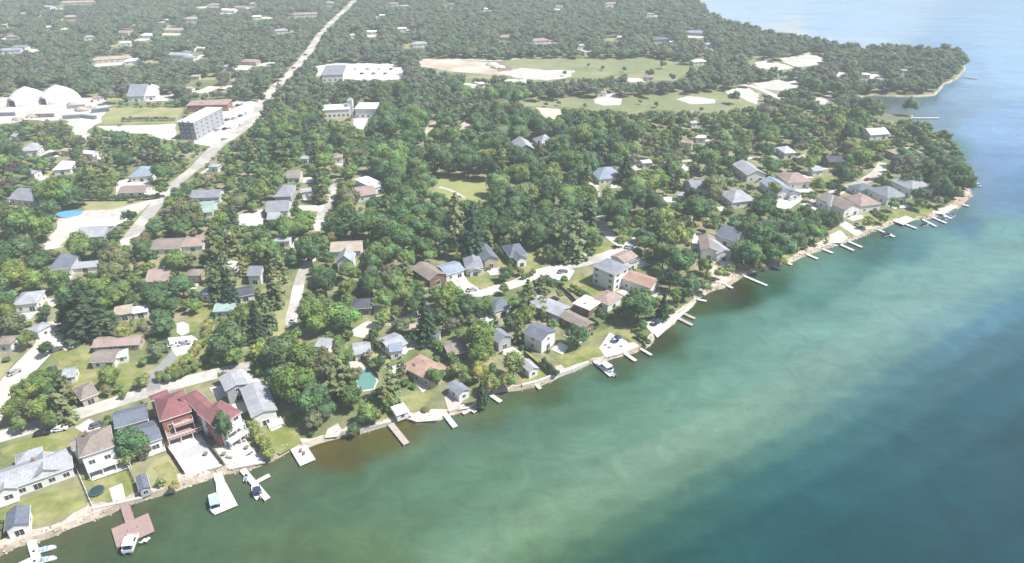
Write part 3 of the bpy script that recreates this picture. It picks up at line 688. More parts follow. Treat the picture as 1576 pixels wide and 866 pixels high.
house('house', 'long red-roofed house with white balconies on its lake side', 'house', [
  V_((330, 659), (355, 646), (321, 591), 8.0, 'hip', 'maroon', 'brick', ridge='v', wins=3, pitch=.45), V_((338, 657), (373, 634), (353, 607), 8.03, 'hip', 'maroon', 'white', ridge='v', wins=3, pitch=.45)],
  lm='white-balconied red-roofed house', decks=[(1, .5, 6.8, 2.4, 5.4, True), (1, .5, 6.8, 3.4, 2.7, True)])
house('house', 'pale grey house with two roof sections east of the red-roofed houses', 'house', [
  V_((347, 603), (383, 591), (371, 570), 6.4, 'gable', 'pale', 'grey', ridge='v', wins=2, pitch=.3), V_((387, 644), (427, 631), (403, 588), 5.6, 'gable', 'pale', 'white', ridge='v', wins=3, pitch=.26)],
  lm='pale grey two-section house', decks=[(1, 4, 8.3, 2.5, .6, True)])
house('house', 'low house with a brown-grey hipped roof among trees across the shore road', 'house', [
  V_((124, 617), (152, 606), (143, 586), 3.6, 'hip', 'brown', 'tan', wins=2, pitch=.35)], lm='low brown-grey house by the shore road')
house('shed', 'small white shed with a pale grey roof on the grass', 'shed', [V_((94, 583), (116, 579), (112, 565), 2.6, 'gable', 'pale', 'white', wins=1)], lm='small white shed')
house('house', 'brown-roofed bungalow with a white front beside the gravel drive', 'house', [
  V_((137, 558), (176, 556), (182, 537), 3.6, 'gable', 'brown', 'white', wins=2, pitch=.35), V_((176, 552), (196, 548), (192, 538), 3.2, 'flat', 'white', 'white', wins=1)], lm='brown-roofed bungalow')
house('house', 'long low ranch house with a pinkish roof behind the brown-roofed bungalow', 'house', [
  V_((140, 535), (214, 530), (214, 515), 3.4, 'gable', 'pink', 'tan', wins=2, pitch=.3)], lm='long pinkish-roofed ranch house')
house('house', 'white-walled house with a pale grey roof at the left edge above the gravel road', 'house', [
  V_((18, 470), (56, 466), (54, 448), 4.6, 'hip', 'pale', 'white', wins=2)], lm='white house above the gravel road')
house('house', 'low tan house with a white garage, right of the giant dark conifer', 'house', [
  V_((176, 486), (204, 481), (200, 468), 3.8, 'gable', 'tan', 'tan', wins=2), V_((202, 483), (228, 479), (226, 468), 3.2, 'gable', 'white', 'white', wins=1)], lm='low tan house')
house('house', 'house with a blue-grey hipped roof above the giant dark conifer', 'house', [
  V_((74, 416), (110, 412), (102, 392), 4.6, 'hip', 'slate', 'white', wins=2, pitch=.5), V_((108, 414), (150, 410), (146, 401), 3.2, 'gable', 'pale', 'white', wins=1)], lm='blue-grey hipped house')
house('house', 'house with a broad pinkish-tan roof amid bright trees', 'house', [V_((222, 434), (258, 432), (262, 411), 4, 'gable', 'pink', 'tan', wins=2, pitch=.35)], lm='pinkish-tan roofed house')
house('house', 'long brownish-roofed house right of the side street', 'house', [
  V_((232, 384), (278, 382), (278, 366), 3.8, 'gable', 'brown', 'white', wins=2, pitch=.32), V_((278, 380), (312, 378), (312, 364), 3.6, 'gable', 'pink', 'white', wins=1, pitch=.32)], lm='long brownish-roofed house')
house('house', 'grey-roofed house standing in the white dirt lot', 'house', [V_((112, 366), (160, 364), (158, 348), 3.8, 'gable', 'pale', 'grey', wins=2, pitch=.32)], lm='grey house in the dirt lot')
house('house', 'house with a blue hipped roof and bright white wall behind the hedge', 'house', [V_((198, 272), (234, 270), (232, 258), 4.4, 'hip', 'blue', 'white', wins=2, pitch=.5)], lm='blue-roofed white house')
house('house', 'low grey-brown flat-roofed house next to the hedge', 'house', [V_((180, 297), (222, 296), (226, 285), 3.2, 'gable', 'brown', 'white', wins=2, pitch=.25)], lm='low grey-brown house')
house('house', 'house with a faded grey roof and white gable at the far left', 'house', [V_((12, 306), (52, 310), (50, 290), 4, 'gable', 'grey', 'white', ridge='u', wins=2)], lm='faded grey house')
house('house', 'white hipped-roof house peeping out of the trees left of the blue-roofed house', 'house', [V_((80, 262), (108, 260), (106, 249), 4, 'hip', 'white', 'white', wins=1)], lm='white hipped-roof house')
house('house', 'square grey-roofed house with dark windows near the gravel yard', 'house', [V_((30, 233), (58, 231), (56, 220), 4.6, 'hip', 'pale', 'white', wins=2, pitch=.3)], lm='square grey-roofed house')
house('house', 'grey house with a green-roofed lower wing beside the side street', 'house', [
  V_((290, 305), (338, 303), (338, 292), 4.2, 'gable', 'grey', 'white', wins=2), V_((299, 328), (328, 326), (328, 309), 3.4, 'gable', 'green', 'white', wins=1, pitch=.3)], lm='green-winged house')
house('house', 'upper of two grey stepped houses in the middle lane', 'house', [V_((421, 303), (448, 302), (450, 285), 5, 'hip', 'grey', 'grey', wins=2)], lm='upper grey stepped house')
house('house', 'lower of two grey stepped houses with a wide white garage front', 'house', [
  V_((408, 326), (444, 324), (448, 308), 4.6, 'gable', 'grey', 'white', wins=2), V_((410, 338), (430, 337), (432, 326), 3.2, 'gable', 'pale', 'white', wins=1)], lm='lower grey stepped house')
house('house', 'small brownish-roofed house with white walls', 'house', [V_((440, 274), (462, 273), (462, 262), 4, 'gable', 'brown', 'white', wins=2)], lm='small brownish-roofed house')
house('house', 'house with a pale arched roof peeping between the conifers', 'house', [V_((419, 372), (446, 371), (444, 362), 4, 'hip', 'pale', 'white', wins=1)], lm='pale arched-roof house')
house('house', 'pinkish-roofed white house in the clearing among the tall trees', 'house', [
  V_((549, 302), (580, 298), (578, 284), 4.4, 'gable', 'pink', 'white', wins=2, pitch=.25), V_((574, 290), (594, 284), (592, 263), 4.6, 'flat', 'white', 'white', wins=1)], lm='pinkish-roofed white house')
house('house', 'tan-roofed house with a steep white gable wing', 'house', [
  V_((507, 388), (556, 386), (560, 370), 4.6, 'gable', 'tan', 'white', wins=1, pitch=.35), V_((517, 405), (544, 404), (544, 390), 6.2, 'gable', 'pale', 'white', ridge='v', wins=1, pitch=.9)], lm='tan-roofed white-gabled house')
house('cottage', 'small white cottage with a grey roof standing before tall conifers', 'cottage', [V_((379, 424), (401, 424), (399, 409), 4.6, 'gable', 'grey', 'white', wins=1, pitch=.5)], lm='small white cottage')
house('house', 'dark flat-pitched house below the small white cottage', 'house', [V_((363, 458), (392, 452), (392, 438), 3.6, 'gable', 'dark', 'white', wins=1, pitch=.25)], lm='dark flat-pitched house')
house('house', 'house with a plain pale-green roof beside the narrow lawn', 'house', [V_((327, 480), (360, 478), (363, 463), 3.8, 'gable', 'green', 'white', wins=2, pitch=.25)], lm='pale-green roofed house')
house('house', 'dark slate hip-roofed house left of the bright tall tree', 'house', [V_((538, 476), (572, 474), (568, 459), 4, 'hip', 'dark', 'brown', wins=2, pitch=.35)], lm='dark slate hip-roofed house')
house('house', 'brown-roofed house at the left end of the row of blue-grey roofs', 'house', [V_((661, 432), (688, 422), (664, 402), 4.4, 'gable', 'brown', 'brown', ridge='v', wins=1, pitch=.4)], lm='brown-roofed house in the row')
house('house', 'house with a light-blue roof between the brown and the grey roofs', 'house', [V_((686, 424), (716, 415), (700, 401), 4, 'gable', 'blue', 'white', wins=2, pitch=.3)], lm='light-blue roofed house')
house('house', 'long grey-roofed house with a white garage end', 'house', [
  V_((716, 414), (744, 412), (716, 389), 4.4, 'hip', 'grey', 'white', ridge='v', wins=2, pitch=.4), V_((722, 418), (742, 416), (735, 403), 3.4, 'gable', 'pale', 'white', ridge='v', wins=1)], lm='long grey-roofed house')
house('house', 'dark slate roofed house with a dormer behind the tall hedge', 'house', [V_((745, 402), (768, 398), (748, 374), 5, 'gable', 'slate', 'tan', ridge='v', wins=1, pitch=.5)], lm='dark dormered house')
house('house', 'dark blue-grey house with white gables at the forest edge', 'house', [
  V_((784, 396), (812, 392), (802, 374), 4.6, 'hip', 'slate', 'white', wins=2, pitch=.5), V_((796, 402), (812, 398), (806, 386), 4.4, 'gable', 'slate', 'white', ridge='v', wins=1, pitch=.6)], lm='dark white-gabled house')
house('house', 'slate-roofed house with a pale drive below the lane bend', 'house', [V_((762, 480), (788, 472), (774, 456), 4.2, 'hip', 'slate', 'white', wins=2, pitch=.4)], lm='slate-roofed house at the lane bend')
house('house', 'narrow grey gable house half shaded by trees', 'house', [V_((767, 528), (789, 518), (774, 500), 5, 'gable', 'grey', 'grey', ridge='v', wins=2, pitch=.5)], lm='narrow grey gable house')
house('house', 'tall white two-storey house with a slate roof and dark side wall', 'house', [V_((834, 525), (857, 509), (834, 492), 6.8, 'gable', 'slate', 'white', ridge='v', wins=1, pitch=.3)], lm='tall white two-storey house')
house('boathouse', 'little white boathouse with a pale roof near two small docks', 'boathouse', [V_((814, 573), (830, 567), (818, 551), 3, 'gable', 'pale', 'white', ridge='v', wins=1, pitch=.5)], lm='little white boathouse')
house('house', 'light grey long roof house, nearest to the lane of the waterfront row', 'house', [V_((860, 487), (880, 473), (846, 445), 5, 'gable', 'pale', 'grey', ridge='v', wins=2, pitch=.3)], lm='light grey long-roofed house')
house('house', 'long low brown-grey roofed house with dark side wall facing the lake', 'house', [V_((899, 507), (916, 497), (882, 470), 4.2, 'gable', 'brown', 'brown', ridge='v', wins=1, pitch=.3)], lm='long low brown-grey house')
house('house', 'house with a bright white flat roof and dark brown walls', 'house', [V_((907, 478), (927, 464), (905, 451), 4.2, 'flat', 'white', 'brown', wins=1)], lm='white flat-roofed house')
house('gazebo', 'square brick-red hipped pavilion roof next to a big tree', 'pavilion', [V_((936, 470), (958, 456), (944, 440), 3.6, 'hip', 'pink', 'white', wins=1, pitch=.4)], lm='brick-red pavilion')
house('house', 'large two-storey house with a broad low grey roof and white walls beside the lane', 'house', [
  V_((946, 424), (970, 411), (933, 398), 8.0, 'hip', 'grey', 'white', wins=3, pitch=.16), V_((960, 404), (982, 394), (958, 386), 6, 'gable', 'pink', 'white', wins=1, pitch=.3)], lm='large two-storey grey-roofed house')
house('house', 'house with a long salmon-red tiled roof and white gable end', 'house', [V_((1002, 444), (1018, 431), (980, 410), 5.2, 'gable', 'salmon', 'white', ridge='v', wins=2, pitch=.35)], lm='salmon-roofed house', decks=[(0, .5, 5, 2.2, .6, True)])
house('house', 'dark grey roofed house behind the salmon-roofed one', 'house', [V_((966, 406), (984, 400), (970, 388), 5, 'hip', 'dark', 'white', wins=1)], lm='dark grey roofed rear house')
house('house', 'house with a flat salmon roof and dark skylight above the pool', 'house', [
  V_((663, 588), (692, 568), (655, 540), 4.0, 'hip', 'salmon', 'tan', wins=2, pitch=.12)], lm='flat salmon-roofed house')
house('house', 'white flat-roofed house behind the flat salmon roof', 'house', [V_((600, 540), (628, 528), (606, 512), 4.2, 'gable', 'pale', 'white', wins=1, pitch=.25)], lm='white flat-roofed rear house')
house('house', 'long dark brown roofed house shaded between tall trees', 'house', [V_((690, 548), (722, 540), (700, 522), 4.2, 'gable', 'brown', 'brown', ridge='u', wins=1, pitch=.3)], lm='shaded dark brown house')
house('boathouse', 'grey-roofed boathouse on the pink terrace by the water', 'boathouse', [V_((706, 609), (724, 600), (708, 584), 3, 'gable', 'grey', 'white', ridge='v', wins=1, pitch=.4)], lm='grey-roofed boathouse on the pink terrace')
house('house', 'house with a pale roof tucked behind the poolside hedge', 'house', [V_((544, 546), (572, 542), (560, 526), 4, 'gable', 'pale', 'white', wins=1, pitch=.25)], lm='pale house behind the pool')
house('shed', 'white-roofed beach cabin on the stone point', 'cabin', [V_((610, 640), (630, 633), (622, 619), 2.6, 'hip', 'white', 'white', wins=1)], lm='white beach cabin')
house('house', 'grey and blue roofed house between the forest and the lane', 'house', [V_((922, 276), (960, 272), (948, 256), 4.4, 'hip', 'blue', 'white', wins=2)], lm='blue-grey house at the forest road')
house('house', 'flat pale-roofed house sunk in the forest', 'house', [V_((853, 288), (878, 287), (876, 279), 4, 'flat', 'pale', 'white', wins=1)], lm='sunken pale-roofed house')
house('house', 'grey multi-gabled house surrounded by tall forest', 'house', [
  V_((796, 232), (824, 230), (820, 216), 5, 'gable', 'pale', 'grey', ridge='v', wins=1, pitch=.6, clear=False), V_((832, 224), (858, 221), (852, 210), 5, 'hip', 'pale', 'grey', wins=1, pitch=.6, clear=False)], lm='multi-gabled forest house')
GH = 'houses on the peninsula'
for args in [
 ('grey roofed house with a white gable at the top of the headland street', (1150, 270), (1180, 268), (1168, 250), 5, 'gable', 'pale', 'white', 'v', 'white-gabled headland house'),
 ('broad pale-grey roofed house standing left of a yellow-green tree', (1128, 312), (1164, 308), (1150, 290), 4.4, 'hip', 'pale', 'white', 'u', 'broad pale-grey house'),
 ('dark grey roofed house above the brown-roofed corner house', (1100, 362), (1132, 372), (1138, 352), 4.6, 'gable', 'slate', 'white', 'u', 'dark grey long house'),
 ('white-walled corner house with a brown gabled roof', (1078, 386), (1106, 388), (1096, 364), 5, 'gable', 'brown', 'white', 'v', 'brown-gabled corner house'),
 ('pale-roofed house between the brown gable and the trees', (1104, 392), (1128, 388), (1114, 366), 4.6, 'gable', 'pale', 'white', 'v', 'pale house by the trees'),
 ('pinkish-roofed house in the middle of the headland', (1212, 282), (1250, 280), (1242, 265), 4.4, 'hip', 'pink', 'white', 'u', 'pinkish-roofed headland house'),
 ('pale blue-roofed house with a white garage beside the pinkish roof', (1194, 298), (1226, 296), (1208, 276), 4.6, 'gable', 'blue', 'white', 'v', 'pale blue-roofed house'),
 ('small grey house right of the blue-roofed one', (1216, 300), (1234, 298), (1228, 286), 4, 'gable', 'grey', 'white', 'v', 'small grey headland house'),
 ('pale house at the foot of the headland street', (1278, 318), (1306, 316), (1292, 300), 4.4, 'hip', 'pale', 'white', 'u', 'pale house at the street foot'),
 ('white-fronted house with a brown roof facing the water', (1300, 324), (1326, 318), (1306, 294), 5, 'gable', 'brown', 'white', 'v', 'white-fronted brown-roofed house'),
 ('long pinkish-brown roofed house in the row facing the water', (1324, 318), (1358, 314), (1346, 296), 4.8, 'hip', 'pink', 'white', 'u', 'pinkish-brown row house'),
 ('small grey roofed garage behind the pinkish-brown row house', (1322, 294), (1348, 290), (1342, 280), 3.6, 'hip', 'slate', 'white', 'u', 'small grey garage'),
 ('grey roofed house next in the row facing the water', (1366, 306), (1398, 302), (1382, 284), 4.8, 'hip', 'grey', 'white', 'u', 'grey row house'),
 ('grey-roofed house at the right end of the row before the big trees', (1404, 294), (1440, 290), (1428, 270), 5.4, 'hip', 'pale', 'white', 'u', 'right-end grey house'),
 ('dark roofed house behind the bright headland tree', (1276, 250), (1302, 249), (1298, 240), 4.4, 'gable', 'dark', 'brown', 'u', 'dark headland house'),
 ('grey-tan roofed house near the top of the headland', (1384, 240), (1422, 236), (1414, 225), 4.6, 'hip', 'tan', 'grey', 'u', 'grey-tan roofed house'),
 ('white house by the small bay at the top of the headland', (1340, 208), (1370, 206), (1366, 197), 4.4, 'gable', 'white', 'white', 'u', 'white house by the small bay'),
 ('brownish-roofed house under the dark headland trees', (1408, 258), (1434, 254), (1428, 242), 4.6, 'hip', 'brown', 'grey', 'u', 'brownish headland house'),
 ('small white-roofed house in the wood left of the headland', (1208, 236), (1226, 235), (1224, 225), 4.4, 'hip', 'white', 'white', 'u', 'small white-roofed wood house'),
 ('grey house half hidden by the dark round tree', (1066, 292), (1092, 290), (1084, 276), 4.4, 'gable', 'grey', 'white', 'u', 'grey house behind the dark round tree'),
]:
    lb, A, B, C, h, ro, rc, wc_, rg, lm = args
    house('house', lb, 'house', [V_(A, B, C, h, ro, rc, wc_, ridge=rg, wins=1)], group=GH, lm=lm, vents=False)

# domes, condo block, church, sheds and commercial halls
def dome(px, py, r, label, ang):
    c = G(px, py, 0); root = empty('storage_dome', c, 0, label, 'dome')
    b = MB(); n = 28; k = 9; prof = [(r * (1 - (t / k) ** 2.1), r * .84 * (t / k)) for t in range(k + 1)]
    vs = []; fs = []
    for (q, z) in prof[:-1]: vs += [(q * math.cos(2 * math.pi * i / n), q * math.sin(2 * math.pi * i / n), z) for i in range(n)]
    vs.append((0, 0, prof[-1][1])); top = len(vs) - 1
    for j in range(k - 1): fs += [(j * n + i, j * n + (i + 1) % n, (j + 1) * n + (i + 1) % n, (j + 1) * n + i) for i in range(n)]
    fs += [((k - 1) * n + i, (k - 1) * n + (i + 1) % n, top) for i in range(n)]
    b.add(vs, fs); b.build('shell', mat('dome_fabric', (.60, .61, .62), noise=.04, scale=.2), root)
    d = MB(); d.box(-3.4, -r * 1.0, 0, 3.4, -r * .6, 5.2); d.add([(-3.6, -r * 1.03, 5.2), (3.6, -r * 1.03, 5.2), (0, -r * 1.03, 7), (-3.6, -r * .5, 5.2), (3.6, -r * .5, 5.2), (0, -r * .5, 7)], [(0, 1, 2), (0, 2, 5, 3), (1, 4, 5, 2)])
    o = d.build('door_housing', MATS['dome_fabric'], root); o.rotation_euler = (0, 0, ang)
    e = MB(); e.box(-2.8, -r * 1.0 - .06, 0, 2.8, -r * 1.0 - .003, 4.6); q = e.build('doorway', MATS['roof_dark'], o)
    keep_clear([Vector((c.x + r * math.cos(a), c.y, c.z + r * .80 * math.sin(a))) for a in np.linspace(0, math.pi, 14)]); keep_clear([c + Vector((r * math.cos(a), r * math.sin(a), 0)) for a in np.linspace(0, 6.28, 16)])
    LAND.append(('left white dome' if px < 60 else 'right white dome', px, py, (c.x, c.y)))
dome(45, 157, 15, 'left one of the two big white storage domes with a dark doorway', R(-15)); dome(93, 154, 15, 'right one of the two big white storage domes with a dark doorway', R(-18))

def block(name, label, cat, A, B, C, h, wc_, rc, rows, cols, balc=False, lm=None, stripes=False):
    root, rs = house(name, label, cat, [V_(A, B, C, h, 'flat', rc, wc_, wins=0)], lm=lm, vents=False)
    q = rs[0]
    for s in range(rows):
        z = 1.8 + s * (h - 1.2) / rows
        for f, ln, nn in (('f', q.L, cols[0]), ('l', q.D, cols[1]), ('r', q.D, cols[1])):
            for i in range(nn):
                c = (i + .5) / nn * ln
                if f == 'f': p, a = (c, q.e, z), q.rz
                elif f == 'l': p, a = (q.e, c, z), q.rz - math.pi / 2
                else: p, a = (q.L - q.e, c, z), q.rz + math.pi / 2
                add_window(root, q.T([p])[0], a, 1.7, 1.5)
                if balc and f == 'l':
                    b = MB(); b.box(-1.6, -1.3, -1.0, 1.6, 0, -.88); b.box(-1.6, -1.3, -.88, 1.6, -1.24, -.1)
                    b.build('balcony', M_TRIM, root, q.T([p])[0], a)
    return root, q
r_, q_ = block('apartment_block', 'four-storey apartment block with grey end wall and white balconied side beside the main road', 'apartment block', (272, 188), (298, 189), (324, 165), 12, 'grey', 'white', 4, (3, 6), True, 'apartment block')
b = MB(); w = q_.L
for x in (w * .30, w * .62):
    b.add(q_.T([(x, q_.e - .25, 0), (x + 1.1, q_.e - .25, 0), (x + 1.1, q_.e - .01, 0), (x, q_.e - .01, 0), (x, q_.e - .25, 13.2), (x + 1.1, q_.e - .25, 13.2), (x + 1.1, q_.e - .01, 13.2), (x, q_.e - .01, 13.2)]),
          [(0, 1, 5, 4), (1, 2, 6, 5), (3, 0, 4, 7), (4, 5, 6, 7)])
b.build('facade_strip', MATS['roof_slate'], r_)
block('hall', 'long low building with a dull red roof behind the apartment block', 'building', (286, 163), (350, 161), (352, 153), 5, 'brick', 'pink', 1, (6, 1), lm='dull red roofed hall')
LAND.append(('white paved lot in the woods', 570, 110, G(570, 110)[:2]))
block('warehouse', 'grey flat-roofed warehouse at the left end of the white paved lot', 'warehouse', (494, 116), (528, 115), (532, 100), 6, 'white', 'grey', 1, (4, 2), lm='grey warehouse')
block('school', 'white flat-roofed school wing left of the church', 'school', (496, 170), (538, 168), (534, 160), 6, 'white', 'white', 1, (6, 2), lm='white school wing')
rc_, qc = block('church', 'white flat-roofed church with a slender tower', 'church', (545, 168), (578, 168), (578, 158), 7, 'white', 'white', 1, (4, 2), lm='white church')
b = MB(); p = G(541, 176); q0 = p - rc_.location; b.box(q0.x - 2, q0.y - 2, 0, q0.x + 2, q0.y + 2, 11); b.build('tower', MATS['wall_white'], rc_)
b = MB(); b.prism([(q0.x - 2.3, q0.y - 2.3), (q0.x + 2.3, q0.y - 2.3), (q0.x + 2.3, q0.y + 2.3), (q0.x - 2.3, q0.y + 2.3)], 11, 13, top_inset=.9); b.build('tower_cap', MATS['roof_pale'], rc_)
house('house', 'grey hip-roofed house with a white wing above the square green field', 'house', [V_((194, 149), (222, 148), (222, 135), 5, 'gable', 'grey', 'white', wins=2), V_((222, 148), (240, 147), (238, 135), 4.4, 'hip', 'white', 'white', wins=1)], lm='grey house above the green field')
# far houses: centre x, y, roof width (px), roof, wall, what it looks like
def q_house(cx, cy, w, rc, wc_, label=None, h=3.4, ratio=.6, ang=None, roof='gable', lm=None):
    s = CP * (cy - (CY - F * SP / CP)) / H; L = w / s; D = max(6, min(L * ratio, 11))
    a = R(rnd.uniform(-25, 25)) if ang is None else R(ang); c = G(cx, cy, h + 1)
    u = Vector((math.cos(a), math.sin(a), 0)); v = Vector((-u.y, u.x, 0)); A = c - u * L / 2 - v * D / 2; A.z = 0
    root = empty('house', Vector((A.x, A.y, 0)), 0, label, 'house', 'far houses among the trees')
    volume(root, Vector((A.x, A.y, 0)), A, A + u * L, A + u * L + v * D, h, roof, rc, wc_, wins=1, front_doors=False, pitch=.36)
    PADS.append((A, u, v, L, D)); return root
FARH = []
for t in [(15, 75, 30, 'blue', 'white'), (172, 88, 56, 'tan', 'cream'), (205, 91, 26, 'white', 'white'), (276, 82, 34, 'pale', 'white'), (292, 86, 20, 'blue', 'white'), (138, 55, 16, 'pale', 'white'), (192, 48, 26, 'pink', 'white'),
 (228, 52, 22, 'white', 'white'), (270, 44, 38, 'tan', 'cream'), (259, 29, 10, 'white', 'white'), (193, 64, 16, 'white', 'white'), (208, 38, 12, 'pink', 'white'), (112, 24, 24, 'tan', 'tan'), (74, 9, 20, 'pale', 'white'), (120, 2, 50, 'tan', 'cream'),
 (20, 54, 18, 'pink', 'white'), (76, 40, 14, 'white', 'white'), (32, 70, 20, 'grey', 'white'), (295, 27, 22, 'pale', 'white'), (330, 6, 20, 'pink', 'white'), (352, 14, 24, 'white', 'white'), (372, 10, 22, 'pink', 'white'), (392, 4, 18, 'pale', 'white'),
 (385, 92, 26, 'pink', 'tan'), (395, 24, 14, 'white', 'white'), (470, 20, 34, 'pink', 'white'), (432, 45, 20, 'pale', 'white'), (543, 52, 9, 'white', 'white'), (572, 47, 16, 'white', 'white'), (618, 42, 14, 'white', 'white'), (645, 65, 24, 'pale', 'white'),
 (778, 55, 22, 'pink', 'tan'), (830, 60, 28, 'pink', 'white'), (895, 68, 18, 'pale', 'white'), (955, 55, 10, 'white', 'white'), (1016, 58, 26, 'slate', 'grey'), (1072, 48, 30, 'blue', 'grey'), (1092, 66, 16, 'pale', 'white'), (696, 5, 14, 'pink', 'white'),
 (938, 4, 18, 'pink', 'white'), (605, 4, 14, 'pink', 'white'), (508, 3, 16, 'pale', 'white'), (745, 12, 12, 'white', 'white'), (860, 8, 14, 'pink', 'white'), (590, 22, 12, 'white', 'white'), (1000, 20, 14, 'pink', 'white'), (1075, 92, 24, 'white', 'white'),
 (925, 140, 16, 'pink', 'white'), (1000, 116, 12, 'pink', 'white'), (740, 126, 10, 'white', 'white'), (300, 115, 14, 'tan', 'cream'), (310, 72, 14, 'white', 'white'), (350, 100, 16, 'pale', 'white'), (40, 20, 16, 'pale', 'white'), (8, 36, 14, 'white', 'white'),
 (1332, 112, 14, 'white', 'white'), (1392, 106, 12, 'pale', 'white'), (1078, 208, 16, 'white', 'white'), (1066, 186, 12, 'pale', 'white'), (1058, 216, 18, 'pink', 'white'), (360, 122, 12, 'tan', 'cream'), (290, 133, 16, 'tan', 'cream'), (150, 147, 16, 'pink', 'white'),
 (138, 232, 20, 'white', 'white'), (104, 228, 18, 'tan', 'cream'), (50, 262, 18, 'pale', 'white'), (26, 206, 14, 'pale', 'white'), (330, 252, 16, 'pale', 'white'), (470, 290, 16, 'pale', 'white'), (520, 238, 14, 'pink', 'white'), (470, 240, 12, 'green', 'white'),
 (1052, 296, 18, 'pale', 'white'), (1256, 258, 18, 'pale', 'white'), (995, 246, 16, 'white', 'white'), (60, 500, 20, 'pale', 'white'), (8, 520, 26, 'brown', 'white'), (300, 416, 22, 'brown', 'tan'), (320, 444, 20, 'pale', 'white'), (356, 404, 18, 'white', 'white'),
 (500, 524, 22, 'pale', 'white'), (520, 548, 22, 'slate', 'white'), (668, 512, 18, 'slate', 'white'), (608, 530, 20, 'blue', 'white'), (640, 500, 20, 'tan', 'white')]:
    FARH.append((q_house(*t, roof=rnd.choice(['gable', 'hip'])), t))
LAND.append(('main road at the far end', 500, 45, G(500, 45)[:2])); LAND.append(('golf fairway', 900, 110, G(900, 110)[:2])); LAND.append(('round forest clearing', 710, 290, G(710, 290)[:2]))
LAND.append(('tip of the far peninsula', 1470, 105, G(1470, 105)[:2])); LAND.append(('square green field', 220, 178, G(220, 178)[:2])); LAND.append(('swimming pool', 562, 582, G(562, 582)[:2])); LAND.append(('sand bunkers', 1070, 155, G(1070, 155)[:2]))

for k, (O, u, v, L, D) in enumerate(PADS):
    s = rnd.choice((0, 1, 2)); w = rnd.uniform(4, 7.5); dd = rnd.uniform(6, 11); f_ = 2.3 if O.y > 480 else 1.0; w *= f_; dd *= f_
    if s == 0: a, b_, c, e = (L + .3, 0), (L + .3 + w, -1), (L + .3 + w * .9, dd), (L + .3, dd)
    elif s == 1: a, b_, c, e = (-w - .3, -2), (-.3, -2), (-.3, dd - 2), (-w, dd - 1)
    else: a, b_, c, e = (L * .1, -w - .4), (L * .9, -w), (L * .95, -.4), (L * .1, -.4)
    pts = [O + u * x + v * y for x, y in (a, b_, c, e)]; pp = [proj(p.x, p.y, 0) for p in pts]
    if not on_land(np.array([p.x for p in pts]), np.array([p.y for p in pts])).all() or hit(ROOT, np.array([sum(p[0] for p in pp) / 4]), np.array([sum(p[1] for p in pp) / 4]))[0]: continue
    sheet('driveway', [(p.x, p.y) for p in pts], .13, (M_STONE, M_GRAVEL, M_CONC, M_DRY)[k % 4], .7, world=True)
for i, (x, y, r_, hh) in enumerate([(112, 162, 3.4, 2.6), (126, 170, 4.2, 3.0), (140, 166, 3, 2.2), (52, 180, 4, 2.6), (28, 184, 3.2, 2.0), (766, 104, 6, 3.2), (758, 100, 5, 2.6)]):
    c = G(x, y, 0); P_ = IV2 * rng.uniform(.85, 1.1, (len(IV2), 1)); P_[:, 2] = np.abs(P_[:, 2]); o = link('gravel_heap', np_mesh('gravel_heap', P_ * (r_ * 1.4, r_, hh), IT2, MATS['bare_earth'] if i > 4 else M_ROCK), None, c)
    tag(o, ['rounded gravel heap right of the right white dome', 'largest grey heap on the white gravel yard', 'small heap at the right end of the gravel yard', 'low heap in front of the white domes', 'low heap at the left of the gravel yard', 'earth heap beside the sand pit on the fairway', 'earth heap at the left of the dark soil'][i], 'heap', 'heaps of gravel and earth')
for i, (x, y, a, m_) in enumerate([(118, 166, 10, 'roof_pale'), (112, 182, 15, 'roof_grey'), (138, 182, -20, 'roof_blue'), (70, 180, 8, 'roof_brown'), (155, 172, 30, 'roof_slate'), (10, 178, 5, 'roof_grey')]):
    c = G(x, y, 0); root = empty('shipping_container', c, R(a), ['pale', 'grey', 'blue', 'brown', 'slate', 'dull grey'][i] + ' steel container on the gravel yard ' + ['right of the domes', 'near its lower edge', 'at its right part', 'below the gap between the domes', 'at its right corner', 'near its left edge'][i], 'container', 'containers on the gravel yard')
    b = MB(); b.box(-6, -1.3, .1, 6, 1.3, 2.6)
    for k in range(16): b.box(-5.8 + k * .75, -1.38, .2, -5.5 + k * .75, -1.3, 2.5)
    b.build('body', MATS[m_], root); MB().box(6.0, -1.2, .2, 6.08, 1.2, 2.5).build('door', MATS['roof_slate'], root)

